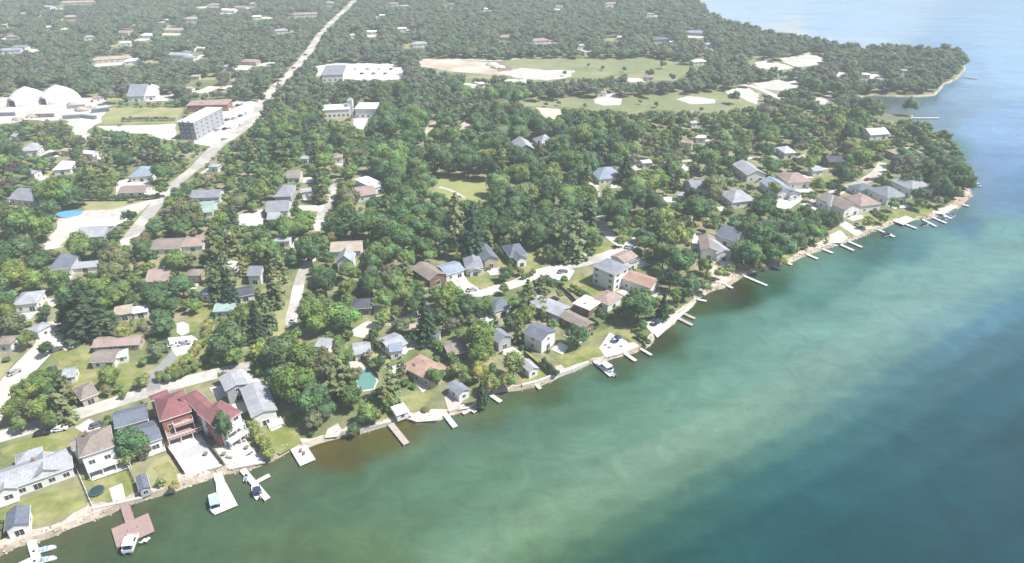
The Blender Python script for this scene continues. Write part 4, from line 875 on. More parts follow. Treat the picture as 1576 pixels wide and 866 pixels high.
# ------------------------------------------------------------ docks
def dock(p0, p1, w, m, label, name='dock', z=-.35, extra=None, cat='dock', lm=None):
    a = G(*p0, z); b_ = G(*p1, z); u = (b_ - a); u.z = 0; L = u.length; rz = math.atan2(u.y, u.x)
    root = empty(name, Vector((a.x, a.y, -1)), rz, label, cat, 'docks along the shore')
    n = max(1, round(L / 3.2))
    secs = {}
    for i in range(n):
        x0, x1 = L * i / n, L * (i + 1) / n - .06; k = 0
        if 'm' not in secs:
            b = MB()
            for j in range(6):
                q0 = (x1 - x0) * j / 6; b.box(q0, -w / 2, z + 1 - .14, q0 + (x1 - x0) / 6 - .05, w / 2, z + 1)
            b.box(0, -w / 2 + .1, z + .7, x1 - x0, -w / 2 + .22, z + .86); b.box(0, w / 2 - .22, z + .7, x1 - x0, w / 2 - .1, z + .86)
            secs['m'] = b.mesh('deck_section', m)
        link('deck_section', secs['m'], root, (x0, 0, 0))
    if 'post' not in MF:
        b = MB(); b.tube((0, 0, -1.2), (0, 0, .95), .11, n=6); MF['post'] = b.mesh('post', M_POST)
    for i in range(n + 1):
        for s in (-1, 1): link('post', MF['post'], root, (min(L * i / n, L - .15), s * (w / 2 + .05), 0))
    for (x0, y0, x1, y1) in (extra or []):
        b = MB(); b.box(x0, y0, z + .84, x1, y1, z + .995); b.build('platform', m, root)
        for qx in (x0 + .15, x1 - .15):
            for qy in (y0 + .15, y1 - .15): link('post', MF['post'], root, (qx, qy, -.12))
    if lm: LAND.append((lm, (p0[0] + p1[0]) / 2, (p0[1] + p1[1]) / 2, (a.x, a.y)))
    keep_clear([a, b_, b_ + Vector((w, 0, 0)), a + Vector((w, 0, 0))])
    return root, L
dock((48, 832), (60, 872), 2.0, M_WOODW, 'white dock with a side platform in the lower left corner', extra=[(5.6, -4.6, 9.0, -1.01)])
dock((189, 768), (208, 826), 2.2, M_WOODR, 'red-brown dock ending in a broad square platform', extra=[(9.2, -4.4, 16.6, 4.4), (.8, 1.11, 3.6, 2.4)], lm='red-brown dock')
wd, _l = dock((334, 726), (340, 745), 2.4, M_WOODW, 'broad white wedge-shaped dock below the red-roofed houses', lm='broad white dock')
P = [wd.matrix_basis.inverted() @ G(x, y, -.35) for x, y in ((332, 743), (347, 741), (366, 777), (330, 792), (322, 784), (334, 764))]
MB().prism([(p.x, p.y) for p in P], .5, .655).build('platform', M_WOODW, wd)
for p in P: link('post', MF['post'], wd, (p.x * .98, p.y, 0))
keep_clear([G(332, 743), G(366, 777), G(322, 784)])
dock((373, 722), (412, 768), 1.7, M_WOODW, 'narrow white dock with a short finger pier on its right', extra=[(6.6, .86, 8.0, 4.6)], lm='finger dock')
dock((458, 686), (474, 712), 4.6, M_WOODW, 'square white dock with two chairs', lm='square white dock')
dock((601, 652), (626, 683), 2.0, M_WOODP, 'grey plank dock beside the stone point')
dock((667, 614), (701, 657), 1.8, M_WOODW, 'long narrow pale dock crossing the shingle beach')
dock((716, 622), (732, 634), 1.4, M_WOODW, 'short hooked dock by the pink terrace', extra=[(2.4, -3.4, 3.6, -.71)])
dock((745, 600), (771, 618), 1.6, M_WOODW, 'pale dock below the yellow-green trees')
dock((788, 580), (801, 594), 1.5, M_WOODP, 'short dock left of the little white boathouse')
dock((816, 582), (832, 598), 1.3, M_WOODW, 'short dock right in front of the little white boathouse')
dock((907, 547), (942, 578), 2.0, M_WOODW, 'dock with a boat lift beside the dark round tree')
dock((956, 539), (979, 555), 1.5, M_WOODW, 'dock on the left of the terrace with the loungers')
dock((986, 536), (1003, 546), 1.2, M_WOODW, 'short thin dock right of the terrace')
dock((1040, 487), (1066, 500), 1.6, M_WOODP, 'lower of two grey docks at the gravel point')
dock((1046, 479), (1070, 490), 1.5, M_WOODP, 'upper of two grey docks at the gravel point')
dock((1073, 460), (1088, 463), 1.3, M_WOODW, 'small pale dock above the gravel point')
dock((1145, 424), (1181, 439), 1.4, M_WOODW, 'long thin white dock over dark green weeds')
dock((1112, 436), (1128, 443), 1.3, M_WOODW, 'short dock left of the long thin white one')
for i, (p0, p1, tx) in enumerate([((1178, 403), (1200, 413), 'dock left of the sandy clearing'), ((1205, 401), (1219, 407), 'short dark dock below the leafy bank'), ((1238, 389), (1259, 398), 'dock at the small white beach'),
  ((1265, 382), (1282, 389), 'dock right of the small white beach'), ((1294, 376), (1314, 385), 'dock left of the stone steps'), ((1306, 371), (1327, 380), 'grey dock under the stone steps'), ((1350, 352), (1377, 364), 'dock with a boat at the grassy bank'),
  ((1385, 341), (1411, 351), 'dock below the white terrace'), ((1420, 337), (1441, 348), 'dock with a dark boat on the headland'), ((1433, 333), (1457, 343), 'dock between two boats on the headland'), ((1448, 328), (1465, 336), 'dock nearest the red shingle'),
  ((1470, 311), (1492, 317), 'dock at the red shingle corner'), ((1488, 283), (1510, 286), 'lone dock right of the big headland trees'), ((1404, 181), (1446, 181), 'long white dock off the reedy spit'), ((1484, 118), (1504, 121), 'low stone jetty off the far peninsula')]):
    dock(p0, p1, 1.6 if i < 13 else 2.2, M_WOODW if i != 14 else M_WOODP, tx)
# ------------------------------------------------------------ boats
def hull_mesh(L, W_, hh):
    st = [(-.5, .86, 0), (-.2, 1, 0), (.1, .98, .02), (.3, .78, .08), (.44, .38, .2), (.5, .04, .34)]; vs = []; fs = []
    for x, w, k in st:
        hw = W_ / 2 * w; vs += [(x * L, -hw, hh * (1 + k)), (x * L, -hw * .75, hh * .35), (x * L, 0, hh * k), (x * L, hw * .75, hh * .35), (x * L, hw, hh * (1 + k)), (x * L, hw * .82, hh * (1 + k)), (x * L, hw * .75, hh * .55), (x * L, -hw * .75, hh * .55), (x * L, -hw * .82, hh * (1 + k))]
    n = 9
    for i in range(len(st) - 1): fs += [(i * n + j, i * n + (j + 1) % n, (i + 1) * n + (j + 1) % n, (i + 1) * n + j) for j in range(n)]
    fs += [tuple(range(n - 1, -1, -1)), tuple(range((len(st) - 1) * n, len(st) * n))]
    return vs, fs
def motorboat(px, py, ang, L, label, cover=None, z=-1.15):
    c = G(px, py, -.8); root = empty('motorboat', (c.x, c.y, z), R(ang), label, 'boat', 'boats moored by the docks')
    vs, fs = hull_mesh(L, L * .38, .75); b = MB().add(vs, fs); b.build('hull', M_WHITE, root)
    b = MB(); w = L * .16; b.add([(.10 * L, -w, .8), (.16 * L, -w * .6, 1.3), (.16 * L, w * .6, 1.3), (.10 * L, w, .8), (.06 * L, -w, .8), (.14 * L, -w * .6, 1.3), (.14 * L, w * .6, 1.3), (.06 * L, w, .8)], [(0, 3, 2, 1), (4, 5, 6, 7), (0, 1, 5, 4), (2, 3, 7, 6), (1, 2, 6, 5)])
    b.build('windshield', M_GLASS, root)
    for x in (-.28, -.05):
        b = MB(); b.box(x * L, -w, .42, x * L + .5, w, .8); b.box(x * L - .12, -w, .42, x * L, w, 1.15); b.build('seat', M_NAVY if cover == 'navy' else M_LTBLUE, root)
    b = MB(); b.box(-.5 * L - .45, -.2, .2, -.5 * L, .2, 1.1); b.box(-.5 * L - .3, -.08, -.4, -.5 * L - .1, .08, .2); b.build('outboard_motor', M_DARK, root)
    if cover:
        b = MB(); m = M_NAVY if cover == 'navy' else M_LTBLUE; b.box(-.36 * L, -w * 1.05, 1.9, -.02 * L, w * 1.05, 2.0)
        for x in (-.34, -.05):
            for s in (-1, 1): b.tube((x * L, s * w, .8), (x * L, s * w, 1.92), .03, n=4)
        b.build('canopy', m, root)
    return root
def pontoon(px, py, ang, L, label, canopy='ltblue'):
    c = G(px, py, -.8); root = empty('pontoon_boat', (c.x, c.y, -1.15), R(ang), label, 'pontoon boat', 'boats moored by the docks')
    for s in (-1, 1): MB().tube((-L / 2, s * .85, .2), (L / 2 - .5, s * .85, .2), .32, n=8).tube((L / 2 - .5, s * .85, .2), (L / 2 + .1, s * .85, .42), .32, .05, n=8).build('pontoon', M_METAL, root)
    MB().box(-L / 2, -1.25, .5, L / 2, 1.25, .62).build('deck', M_WHITE, root)
    b = MB(); b.box(-L / 2, -1.25, .62, L / 2 - .4, -1.18, 1.35); b.box(-L / 2, 1.18, .62, L / 2 - .4, 1.25, 1.35); b.box(-L / 2, -1.18, .62, -L / 2 + .07, 1.18, 1.35); b.box(L / 2 - .47, -1.18, .62, L / 2 - .4, 1.18, 1.35); b.build('side_panel', M_WHITE, root)
    for x in (-.38, .1): MB().box(x * L, -1.1, .62, x * L + .9, 1.1, 1.05).build('seat', M_NAVY, root)
    b = MB(); b.box(-L * .42, -1.2, 2.35, L * .12, 1.2, 2.44)
    for x in (-.4, .1):
        for s in (-1, 1): b.tube((x * L, s * 1.15, .62), (x * L, s * 1.15, 2.36), .03, n=4)
    b.build('canopy', M_LTBLUE if canopy == 'ltblue' else M_WHITE, root)
    return root
pontoon(331, 774, 118, 6.4, 'pontoon boat with a light-blue canopy against the broad white dock')
motorboat(395, 756, 122, 6.2, 'white motorboat with navy seats tied to the finger dock', 'navy')
motorboat(379, 735, 100, 3.2, 'small white jet boat near the root of the finger dock')
motorboat(71, 846, 20, 4.6, 'white motorboat right of the lower left dock')
motorboat(72, 862, 15, 4.6, 'white motorboat nearest the bottom edge right of the corner dock')
pb = pontoon(203, 840, 100, 5.6, 'white canopied boat lifted onto the square platform of the red-brown dock', 'white'); pb.location.z = -.4
pontoon(930, 566, 128, 6.6, 'white canopied boat on the lift beside the middle dock', 'white')
motorboat(940, 575, 128, 4, 'small boat at the outer end of the middle dock')
motorboat(1366, 362, 20, 5.5, 'white boat beside the grassy-bank dock', 'navy')
motorboat(1424, 346, 25, 5, 'dark-canopied boat on the headland shore', 'navy')
motorboat(1456, 337, 20, 5, 'light canopied boat near the red shingle', 'ltblue')
motorboat(1466, 333, 30, 4.6, 'little open boat near the red shingle')
motorboat(1505, 286, 10, 5, 'white boat at the lone dock right of the headland trees', 'ltblue')
# ------------------------------------------------------------ cars
CARM = {}
def car(px, py, ang, colr, label, grp='cars parked in the neighbourhood', small=False):
    c = G(px, py, .5); mk = 'paint_' + colr; col = dict(black=(.02, .022, .025), white=(.7, .7, .7), silver=(.35, .36, .38), red=(.35, .04, .03), blue=(.05, .09, .22), grey=(.12, .125, .13))[colr]
    m = mat(mk, col, rough=.3, noise=.02, spec=.6)
    root = empty('parked_car', (c.x, c.y, .1), R(ang), label, 'car', grp)
    if colr not in CARM:
        prof = [(-2.2, .3), (2.15, .3), (2.2, .72), (1.95, .85), (1.0, .95), (.45, 1.42), (-1.3, 1.45), (-1.95, 1.0), (-2.2, .9)]; vs = []
        for s, k in ((-1, 1), (1, 1)): vs += [(x, s * (.88 if z < 1.0 else .68), z) for x, z in prof]
        n = len(prof); fs = [tuple(range(n)), tuple(range(2 * n - 1, n - 1, -1))] + [(i, n + i, n + (i + 1) % n, (i + 1) % n) for i in range(n)]
        body = MB().add(vs, fs).mesh('body', m)
        g = MB(); g.add([(1.0, -.72, .97), (1.0, .72, .97), (.5, .62, 1.40), (.5, -.62, 1.40), (1.03, -.72, .97), (1.03, .72, .97), (.53, .62, 1.41), (.53, -.62, 1.41)], [(4, 5, 6, 7), (0, 3, 2, 1)])
        for s in (-1, 1): g.add([(.8, s * .84, 1.0), (.42, s * .715, 1.36), (-1.2, s * .715, 1.37), (-1.7, s * .84, 1.0)], [(0, 1, 2, 3) if s < 0 else (3, 2, 1, 0)])
        g.add([(-1.33, -.6, 1.44), (-1.33, .6, 1.44), (-1.97, .68, 1.02), (-1.97, -.68, 1.02)], [(0, 1, 2, 3), (3, 2, 1, 0)])
        gl = g.mesh('windows', M_GLASS)
        w = MB(); w.tube((0, -.12, 0), (0, .12, 0), .33, n=12); w.tube((0, -.13, 0), (0, .13, 0), .17, n=8); CARM[colr] = (body, gl)
        CARM['w'] = CARM.get('w') or w.mesh('wheel', M_DARK)
    link('body', CARM[colr][0], root); link('windows', CARM[colr][1], root)
    for x in (-1.35, 1.35):
        for y in (-.82, .82): link('wheel', CARM['w'], root, (x, y, .33))
    keep_clear([c + Vector((dx, dy, 0)) for dx, dy in ((-2, -2), (2, -2), (2, 2), (-2, 2))])
    return root
car(65, 667, 15, 'black', 'black car parked on the verge above the long pale-grey roofed house')
car(150, 654, 35, 'grey', 'dark grey car on the drive of the brown-roofed balconied house')
car(268, 531, 20, 'white', 'white car on the paved yard at the end of the curved grey drive'); car(284, 528, 15, 'silver', 'silver car on the paved yard at the end of the curved grey drive')
car(192, 334, 60, 'silver', 'silver car in the dirt lot by the side street'); car(86, 538, 40, 'grey', 'dark grey car at the gravel road end'); car(22, 573, 60, 'silver', 'silver car on the gravel road at the left')
car(726, 446, 20, 'silver', 'silver car on the drive below the light-blue roofed house'); car(866, 418, 15, 'grey', 'dark grey car at the lane bend'); car(844, 424, 80, 'white', 'white car at the lane bend drive')
car(452, 492, 80, 'white', 'white car at the lower end of the middle lane'); car(1082, 372, 60, 'grey', 'dark grey car in front of the brown-gabled corner house'); car(1218, 306, 20, 'white', 'white car on the drive of the pale blue-roofed house')
car(1336, 276, 30, 'red', 'red car on the headland street'); car(968, 380, 20, 'silver', 'silver car where the forest road meets the lane'); car(478, 398, 75, 'blue', 'blue car at the top of the middle lane'); car(92, 660, 18, 'white', 'white car driving on the shore road')
for i, (x, y, c_, tx) in enumerate([(372, 192, 'white', 'white car driving past the apartment parking lot'), (405, 152, 'black', 'black car on the main road above the parking lot'), (424, 132, 'white', 'white car on the main road bend'), (452, 104, 'red', 'red car on the main road in the woods'), (345, 214, 'silver', 'silver car on the main road below the apartment block'), (470, 84, 'grey', 'grey car on the main road level with the white paved lot')] + [(548 + 9 * k_, 106 + (k_ % 2) * 7, ('white', 'black', 'silver', 'red', 'white', 'grey', 'blue')[k_], ('leftmost', 'second', 'third', 'fourth', 'fifth', 'sixth', 'rightmost')[k_] + ' parked car from the left in the white paved lot in the woods') for k_ in range(7)]): car(x, y, 62, c_, tx, 'cars on the main road and the white lot')
for i, (x, y) in enumerate([(352, 168), (358, 165), (366, 162), (374, 160), (340, 186), (350, 184), (360, 182), (370, 178), (380, 174), (334, 200), (346, 198), (356, 196)]):
    car(x, y, 70, ['white', 'silver', 'black', 'white', 'red', 'grey', 'silver', 'blue', 'white', 'silver', 'black', 'white'][i], ['leftmost', 'second', 'third', 'rightmost', 'first', 'second', 'third', 'fourth', 'fifth', 'left', 'middle', 'right'][i] + ' car in the ' + ('far' if i < 4 else 'middle' if i < 9 else 'near') + ' row of the lot beside the apartment block', 'cars in the apartment parking lot')
# ------------------------------------------------------------ fences, hedgerow beds, walls, pool, furniture
def fence(pts, h, m, label, name='fence', solid=False, cat='fence'):
    P = [G(*p) for p in pts]; root = empty(name, P[0], 0, label, cat); Q = resample(P, 2.4)
    for p in Q:
        q = p - P[0]; MB().box(q.x - .07, q.y - .07, 0, q.x + .07, q.y + .07, h + .1).build('post', m, root)
    for a, b_ in zip(Q[:-1], Q[1:]):
        a = a - P[0]; b_ = b_ - P[0]; u = (b_ - a).normalized(); v = Vector((-u.y, u.x, 0)) * .03; b = MB()
        for z0, z1 in ([(.1, h)] if solid else [(.25, .4), (h * .5, h * .5 + .15), (h - .15, h)]):
            vs = [a - v + Vector((0, 0, z0)), b_ - v + Vector((0, 0, z0)), b_ + v + Vector((0, 0, z0)), a + v + Vector((0, 0, z0))]; vs += [p + Vector((0, 0, z1 - z0)) for p in vs]
            b.add(vs, [(0, 3, 2, 1), (4, 5, 6, 7), (0, 1, 5, 4), (1, 2, 6, 5), (2, 3, 7, 6), (3, 0, 4, 7)])
        b.build('panel' if solid else 'rail', m, root)
    keep_clear([P[0], P[-1], P[-1] + Vector((1, 1, 0)), P[0] + Vector((1, 1, 0))])
    return root
fence([(116, 718), (128, 745), (142, 779)], 1.2, M_TRIM, 'white rail fence between the two front lawns'); fence([(195, 716), (206, 740), (215, 760)], 1.5, M_FENCE, 'dark fence along the right side of the square lawn')
fence([(251, 682), (270, 708), (284, 730)], 1.6, mat('red_fence', (.22, .09, .06), noise=.2), 'reddish board fence left of the white terrace', solid=True); fence([(304, 664), (324, 690), (344, 716)], 1.6, M_FENCE, 'dark board fence between the two terraces', solid=True)
fence([(544, 540), (562, 560), (582, 582)], 1.8, M_FENCE, 'dark board fence along the right side of the pool', solid=True); fence([(848, 432), (878, 458), (900, 482)], 1.8, M_FENCE, 'dark board fence beside the light grey long-roofed house', solid=True)
fence([(806, 545), (826, 562), (846, 578)], 1.6, M_FENCE, 'dark fence behind the little white boathouse', solid=True)
def seawall(pts, h, m, label):
    P = [G(*p) for p in pts]; root = empty('seawall', P[0], 0, label, 'seawall')
    for a, b_ in zip(P[:-1], P[1:]):
        a = a - P[0]; b_ = b_ - P[0]; u = (b_ - a).normalized(); v = Vector((-u.y, u.x, 0)) * .45; a = a + u * .02; b_ = b_ - u * .02; n = max(1, int((b_ - a).length / 4))
        for i in range(n):
            c, d_ = a.lerp(b_, i / n) + u * .02, a.lerp(b_, (i + 1) / n) - u * .02
            vs = [c - v, d_ - v, d_ + v, c + v]; lo = [p + Vector((0, 0, -1.5)) for p in vs]; hi = [p + Vector((0, 0, h)) for p in vs]
            MB().add(lo + hi, [(0, 3, 2, 1), (4, 5, 6, 7), (0, 1, 5, 4), (1, 2, 6, 5), (2, 3, 7, 6), (3, 0, 4, 7)]).build('wall_section', m, root)
seawall([(142, 783), (180, 775), (219, 766)], .4, M_CONC, 'pale concrete seawall in front of the square lawn'); seawall([(556, 660), (580, 654), (602, 648)], .35, M_CONC, 'pale seawall left of the grey plank dock')
seawall([(803, 593), (830, 586), (850, 578), (880, 568), (905, 557)], .35, M_CONC, 'long seawall below the little white boathouse'); seawall([(284, 734), (312, 724), (342, 716)], .3, M_STONE, 'white seawall of the red-roofed house terrace')
seawall([(556, 664), (549, 657), (545, 650)], .35, M_WOODP, 'timber corner wall at the stone point'); seawall([(690, 633), (706, 628), (716, 622)], .35, M_CONC, 'seawall of the pink terrace')
# pool
P = [G(*p) for p in [(550, 572), (566, 563), (582, 586), (576, 600), (556, 603), (548, 592)]]; root = empty('swimming_pool', P[0], 0, 'turquoise swimming pool below a dark board fence', 'swimming pool')
q = [(p - P[0]) for p in P]; MB().prism([(p.x, p.y) for p in q], .0, .16).build('coping', M_STONE, root); c = sum(q, Vector()) / 6
MB().prism([((p.x - c.x) * .9 + c.x, (p.y - c.y) * .9 + c.y) for p in q], .05, .19).build('water', M_POOL, root); keep_clear(P)
p = G(108, 331, 0); root = empty('covered_pool', p, R(-4), 'bright blue pool cover in the dirt lot', 'covered pool'); MB().tube((0, 0, 0), (0, 0, .9), 5.2, n=20).build('rim', M_TRIM, root)
MB().tube((0, 0, .9), (0, 0, 1.15), 5.3, 4.2, n=20).build('cover', mat('blue_tarp', (.10, .32, .62), noise=.15, scale=1), root); root.scale = (1.25, .8, 1); keep_clear([G(88, 336), G(128, 336), G(128, 324), G(88, 324)])
p = G(150, 758, 0); root = empty('trampoline', p, 0, 'round dark trampoline on the fenced lawn', 'trampoline'); MB().tube((0, 0, .82), (0, 0, .9), 1.75, n=18).build('mat', mat('trampoline_mat', (.03, .05, .06)), root)
for a in range(6): MB().tube((1.8 * math.cos(a), 1.8 * math.sin(a), 0), (1.8 * math.cos(a), 1.8 * math.sin(a), .88), .05, n=5).build('leg', M_METAL, root)
b = MB()
for a in range(18):
    t0, t1 = 2 * math.pi * a / 18, 2 * math.pi * (a + 1) / 18; b.tube((1.9 * math.cos(t0), 1.9 * math.sin(t0), .88), (1.9 * math.cos(t1), 1.9 * math.sin(t1), .88), .1, n=5)
b.build('rim', mat('teal_pad', (.05, .16, .18)), root)
def chair(px, py, ang, label, z=.15, m=None):
    c = G(px, py, z); root = empty('lounge_chair', (c.x, c.y, z), R(ang), label, 'chair', 'outdoor chairs by the water'); m = m or M_TRIM
    MB().box(-.35, -.75, .35, .35, .45, .43).build('seat', m, root); MB().add([(-.35, .45, .38), (.35, .45, .38), (.35, .95, 1.0), (-.35, .95, 1.0), (-.35, .53, .36), (.35, .53, .36), (.35, 1.03, .98), (-.35, 1.03, .98)], [(0, 1, 2, 3), (7, 6, 5, 4), (0, 4, 5, 1), (2, 6, 7, 3), (1, 5, 6, 2), (0, 3, 7, 4)]).build('backrest', m, root)
    for x in (-.3, .24):
        for y in (-.7, .35): MB().box(x, y, 0, x + .06, y + .06, .35).build('leg', m, root)
def table(px, py, label, umb=None, z=.15):
    c = G(px, py, z); root = empty('patio_table', (c.x, c.y, z), 0, label, 'table', 'patio tables on the terraces')
    MB().tube((0, 0, .7), (0, 0, .76), .75, n=12).build('tabletop', M_POST, root); MB().tube((0, 0, 0), (0, 0, .7), .08, n=6).build('leg', M_POST, root)
    if umb:
        r2 = empty('parasol', (c.x, c.y, z), 0, umb, 'parasol'); MB().tube((0, 0, .77), (0, 0, 2.6), .04, n=5).build('pole', M_METAL, r2); MB().tube((0, 0, 2.1), (0, 0, 2.75), 1.5, .05, n=8).build('canopy', M_NAVY, r2)
chair(463, 694, 200, 'left one of the two dark chairs on the square white dock', -.35, M_POST); chair(468, 698, 200, 'right one of the two dark chairs on the square white dock', -.35, M_POST)
chair(221, 834, 160, 'left one of two white chairs on the red-brown dock platform', -.35); chair(227, 832, 160, 'right one of two white chairs on the red-brown dock platform', -.35)
table(345, 700, 'round dark table on the white terrace of the long red-roofed house'); table(380, 690, 'round dark table near the hedge on the white terrace'); table(317, 700, 'round dark table at the edge of the grey paved rectangle')
chair(374, 680, 120, 'dark lounge chair on the white terrace close to the hedge', .15, M_POST); chair(386, 698, 150, 'dark lounge chair nearest the finger dock', .15, M_POST); chair(362, 676, 40, 'dark lounge chair under the long red-roofed house', .15, M_POST)
chair(354, 705, 80, 'dark lounge chair in the middle of the white terrace', .15, M_POST)
table(950, 526, 'round table on the lounger terrace in the middle of the shore', 'navy parasol on the lounger terrace in the middle of the shore'); table(1010, 500, 'round table on the pale terrace behind the gravel point', 'navy parasol behind the gravel point')
for i, (x, y) in enumerate([(934, 530), (940, 534), (945, 520), (958, 532)]): chair(x, y, 140, 'white lounger on the middle terrace, ' + ['leftmost of four', 'second from the left of four', 'the one farthest from the water', 'rightmost of four'][i], .15)
# ------------------------------------------------------------ tree templates (unit radius, unit height)
def leaves(P, N, size, zs, jit=.33):
    n = len(P); N = N + rng.normal(0, jit, N.shape); N /= np.linalg.norm(N, axis=1)[:, None]
    a = np.cross(N, rng.normal(size=N.shape)); a /= np.linalg.norm(a, axis=1)[:, None]; b = np.cross(N, a)
    s = (size * rng.uniform(.6, 1.35, n))[:, None]; a = a * s; b = b * s * rng.uniform(.5, .9, (n, 1))
    V = np.stack([P - a - b * .6, P + a - b, P + a * .5 + b, P - a * .7 + b * .9], 1)
    V = V.reshape(-1, 3); o = np.arange(n)[:, None] * 4
    T = np.vstack([o + [0, 1, 2], o + [0, 2, 3]]); return V, T
def blob(c, r, zsq, tone, sub2=True):
    iv, it = (IV2, IT2) if sub2 else (IV, IT)
    return iv * r * rng.uniform(.82, 1.08, (len(iv), 1)) * (1, 1, zsq) + c, it, np.tile(tone, (len(iv), 1))
def combine(parts, z0):
    V, T, Cc, o = [], [], [], 0
    for v, t, c in parts: V.append(v); T.append(t + o); Cc.append(c); o += len(v)
    return np.vstack(V), np.vstack(T), np.vstack(Cc)
def decid(asp, nc, nl, size, sub2=True, wide=.70, core=.80):
    """broad crown of many leafy lumps, height asp x radius"""
    parts = []; cs = []
    zc = asp * .60; rz = asp * .36
    for i in range(nc):
        th = rng.uniform(0, 2 * math.pi); u = rng.uniform(-.62, 1); q = math.sqrt(max(0, 1 - u * u)); k = rng.uniform(.62, 1.0)
        c = np.array([math.cos(th) * q * wide * k, math.sin(th) * q * wide * k, zc + u * rz * k * .82]); r = rng.uniform(.24, .42) * (1.1 if nc < 12 else 1)
        tone = np.clip(rng.normal(1, .2), .6, 1.5) * np.array([1 + rng.normal(0, .1), 1, 1 + rng.normal(0, .08)]); cs.append((c, r, tone))
    parts.append(blob(np.array([0, 0, zc]), .62, asp * .42, np.ones(3) * .95, sub2))
    for c, r, tone in cs:
        parts.append(blob(c, r * core, .9, tone, sub2))
        n = nl; D_ = rng.normal(size=(n, 3)); D_[:, 2] += .35; D_ /= np.linalg.norm(D_, axis=1)[:, None]
        rad = r * rng.uniform(.82, 1.18, (n, 1)); P = c + D_ * rad * (1, 1, .92)
        V, T = leaves(P, D_, size, 1); t = np.repeat(rng.uniform(.86, 1.16, (n, 1)), 4, 0) * tone
        parts.append((V, T, t))
    V, T, C_ = combine(parts, 0); V = V / (1, 1, asp); V[:, 2] = np.clip(V[:, 2], .04, 1.05); return V, T, C_
def conif(asp, tiers, per, nl, size, sub2=True, power=.8, open_=0):
    parts = []
    zb = asp * .10
    n = 9; ang = np.linspace(0, 2 * np.pi, n, endpoint=False)
    for i in range(tiers):
        t = i / (tiers - 1) if tiers > 1 else 0; z = zb + (asp - zb) * t * .97; rr = (1 - t) ** power * (1 if not open_ else rng.uniform(.7, 1)) * .92 + .05
        m = max(3, int(per * (1 - t) + 2))
        for j in range(m):
            th = rng.uniform(0, 2 * math.pi) if open_ else 2 * math.pi * (j + rng.uniform(-.3, .3)) / m + i * 1.3; k = rr * rng.uniform(.72, 1.08)
            tone = np.clip(rng.normal(1, .15), .6, 1.35) * np.array([1, 1, 1 + rng.normal(0, .06)])
            q = rng.uniform(.15, 1, nl) ** .7; P = np.stack([np.cos(th + rng.normal(0, .12, nl)) * q * k, np.sin(th + rng.normal(0, .12, nl)) * q * k, z + .10 * asp * (.12 - .35 * q * q * k) + rng.normal(0, .025 * asp / 3, nl)], 1)
            N = np.tile([math.cos(th) * .5, math.sin(th) * .5, .9], (nl, 1)); V, T = leaves(P, N, size, 1, .4)
            parts.append((V, T, np.repeat(rng.uniform(.85, 1.18, (nl, 1)), 4, 0) * tone))
    # inner cone
    hs = [(zb, .55), (asp * .5, .42 if not open_ else .2), (asp * .93, .04)]
    V = np.array([[math.cos(a) * r * .9, math.sin(a) * r * .9, z] for z, r in hs for a in ang]); T = []
    for k in range(2):
        for i in range(n): a, b = k * n + i, k * n + (i + 1) % n; T += [[a, b, b + n], [a, b + n, a + n]]
    if not open_: parts.append((V, np.array(T), np.full((len(V), 3), .9)))
    V, T, C_ = combine(parts, 0); return V / (1, 1, asp), T, C_
DEC = [np_mesh('crown', *(lambda a: (a[0], a[1], M_LEAF, a[2]))(decid(rnd.choice([1.7, 2.1, 2.6]), rnd.choice([18, 26, 38]), 85, .062, wide=rnd.choice([.62, .7, .76])))) for _ in range(9)]
CON = [np_mesh('crown', *(lambda a: (a[0], a[1], M_LEAF, a[2]))(conif(4.2, 17, 9, 17, .10))) for _ in range(4)]
PIN = [np_mesh('crown', *(lambda a: (a[0], a[1], M_LEAF, a[2]))(conif(3.2, 12, 8, 20, .11, power=.5, open_=1))) for _ in range(4)]
BUS = [np_mesh('crown', *(lambda a: (a[0], a[1], M_LEAF, a[2]))(decid(1.5, 12, 60, .085, wide=.6))) for _ in range(4)]
def trunk_mesh(top, limbs):
    b = MB(); b.tube((0, 0, -.02), (.01, .01, top), .055, .025, n=7)
    for i in range(limbs):
        a = 2 * math.pi * i / limbs + .4; b.tube((.005, .005, top * (.45 + .1 * (i % 3))), (.42 * math.cos(a), .42 * math.sin(a), top * (.75 + .1 * (i % 2))), .022, .008, n=5)
    return b.mesh('trunk', M_TRUNK)
TR_D, TR_C = trunk_mesh(.62, 5), trunk_mesh(.9, 3)
TINT0 = dict(g=(.088, .135, .052), d=(.046, .080, .042), b=(.15, .225, .062), y=(.22, .265, .085), o=(.135, .15, .085), p=(.065, .052, .058), r=(.165, .165, .13), m=(.060, .102, .052),
            C=(.034, .060, .036), O=(.115, .135, .075), G=(.075, .105, .055), l=(.12, .17, .075))
TINT0.update(b=(.108, .15, .055), y=(.15, .17, .07), l=(.105, .14, .07), r=(.12, .125, .10), o=(.10, .115, .068))
TINT = {k: tuple(q * w for q, w in zip(v, (2.45, 2.35, 2.05))) for k, v in TINT0.items()}
TONE = dict(g='mid-green', d='dark green', b='bright green', y='yellow-green', o='olive', p='purple-brown', r='grey-green', m='deep green', C='dark green', O='olive', G='mid-green', l='light green')
placed = []      # x, y, r
trees = []       # dicts
def add_tree(x, y, rr, h, kind, tone, hero=False):
    placed.append((x, y, rr)); trees.append(dict(x=x, y=y, r=rr, h=h, kind=kind, tone=tone, hero=hero))
ASP = dict(leafy=2.0, conifer=4.0, pine=3.1, bush=1.35)
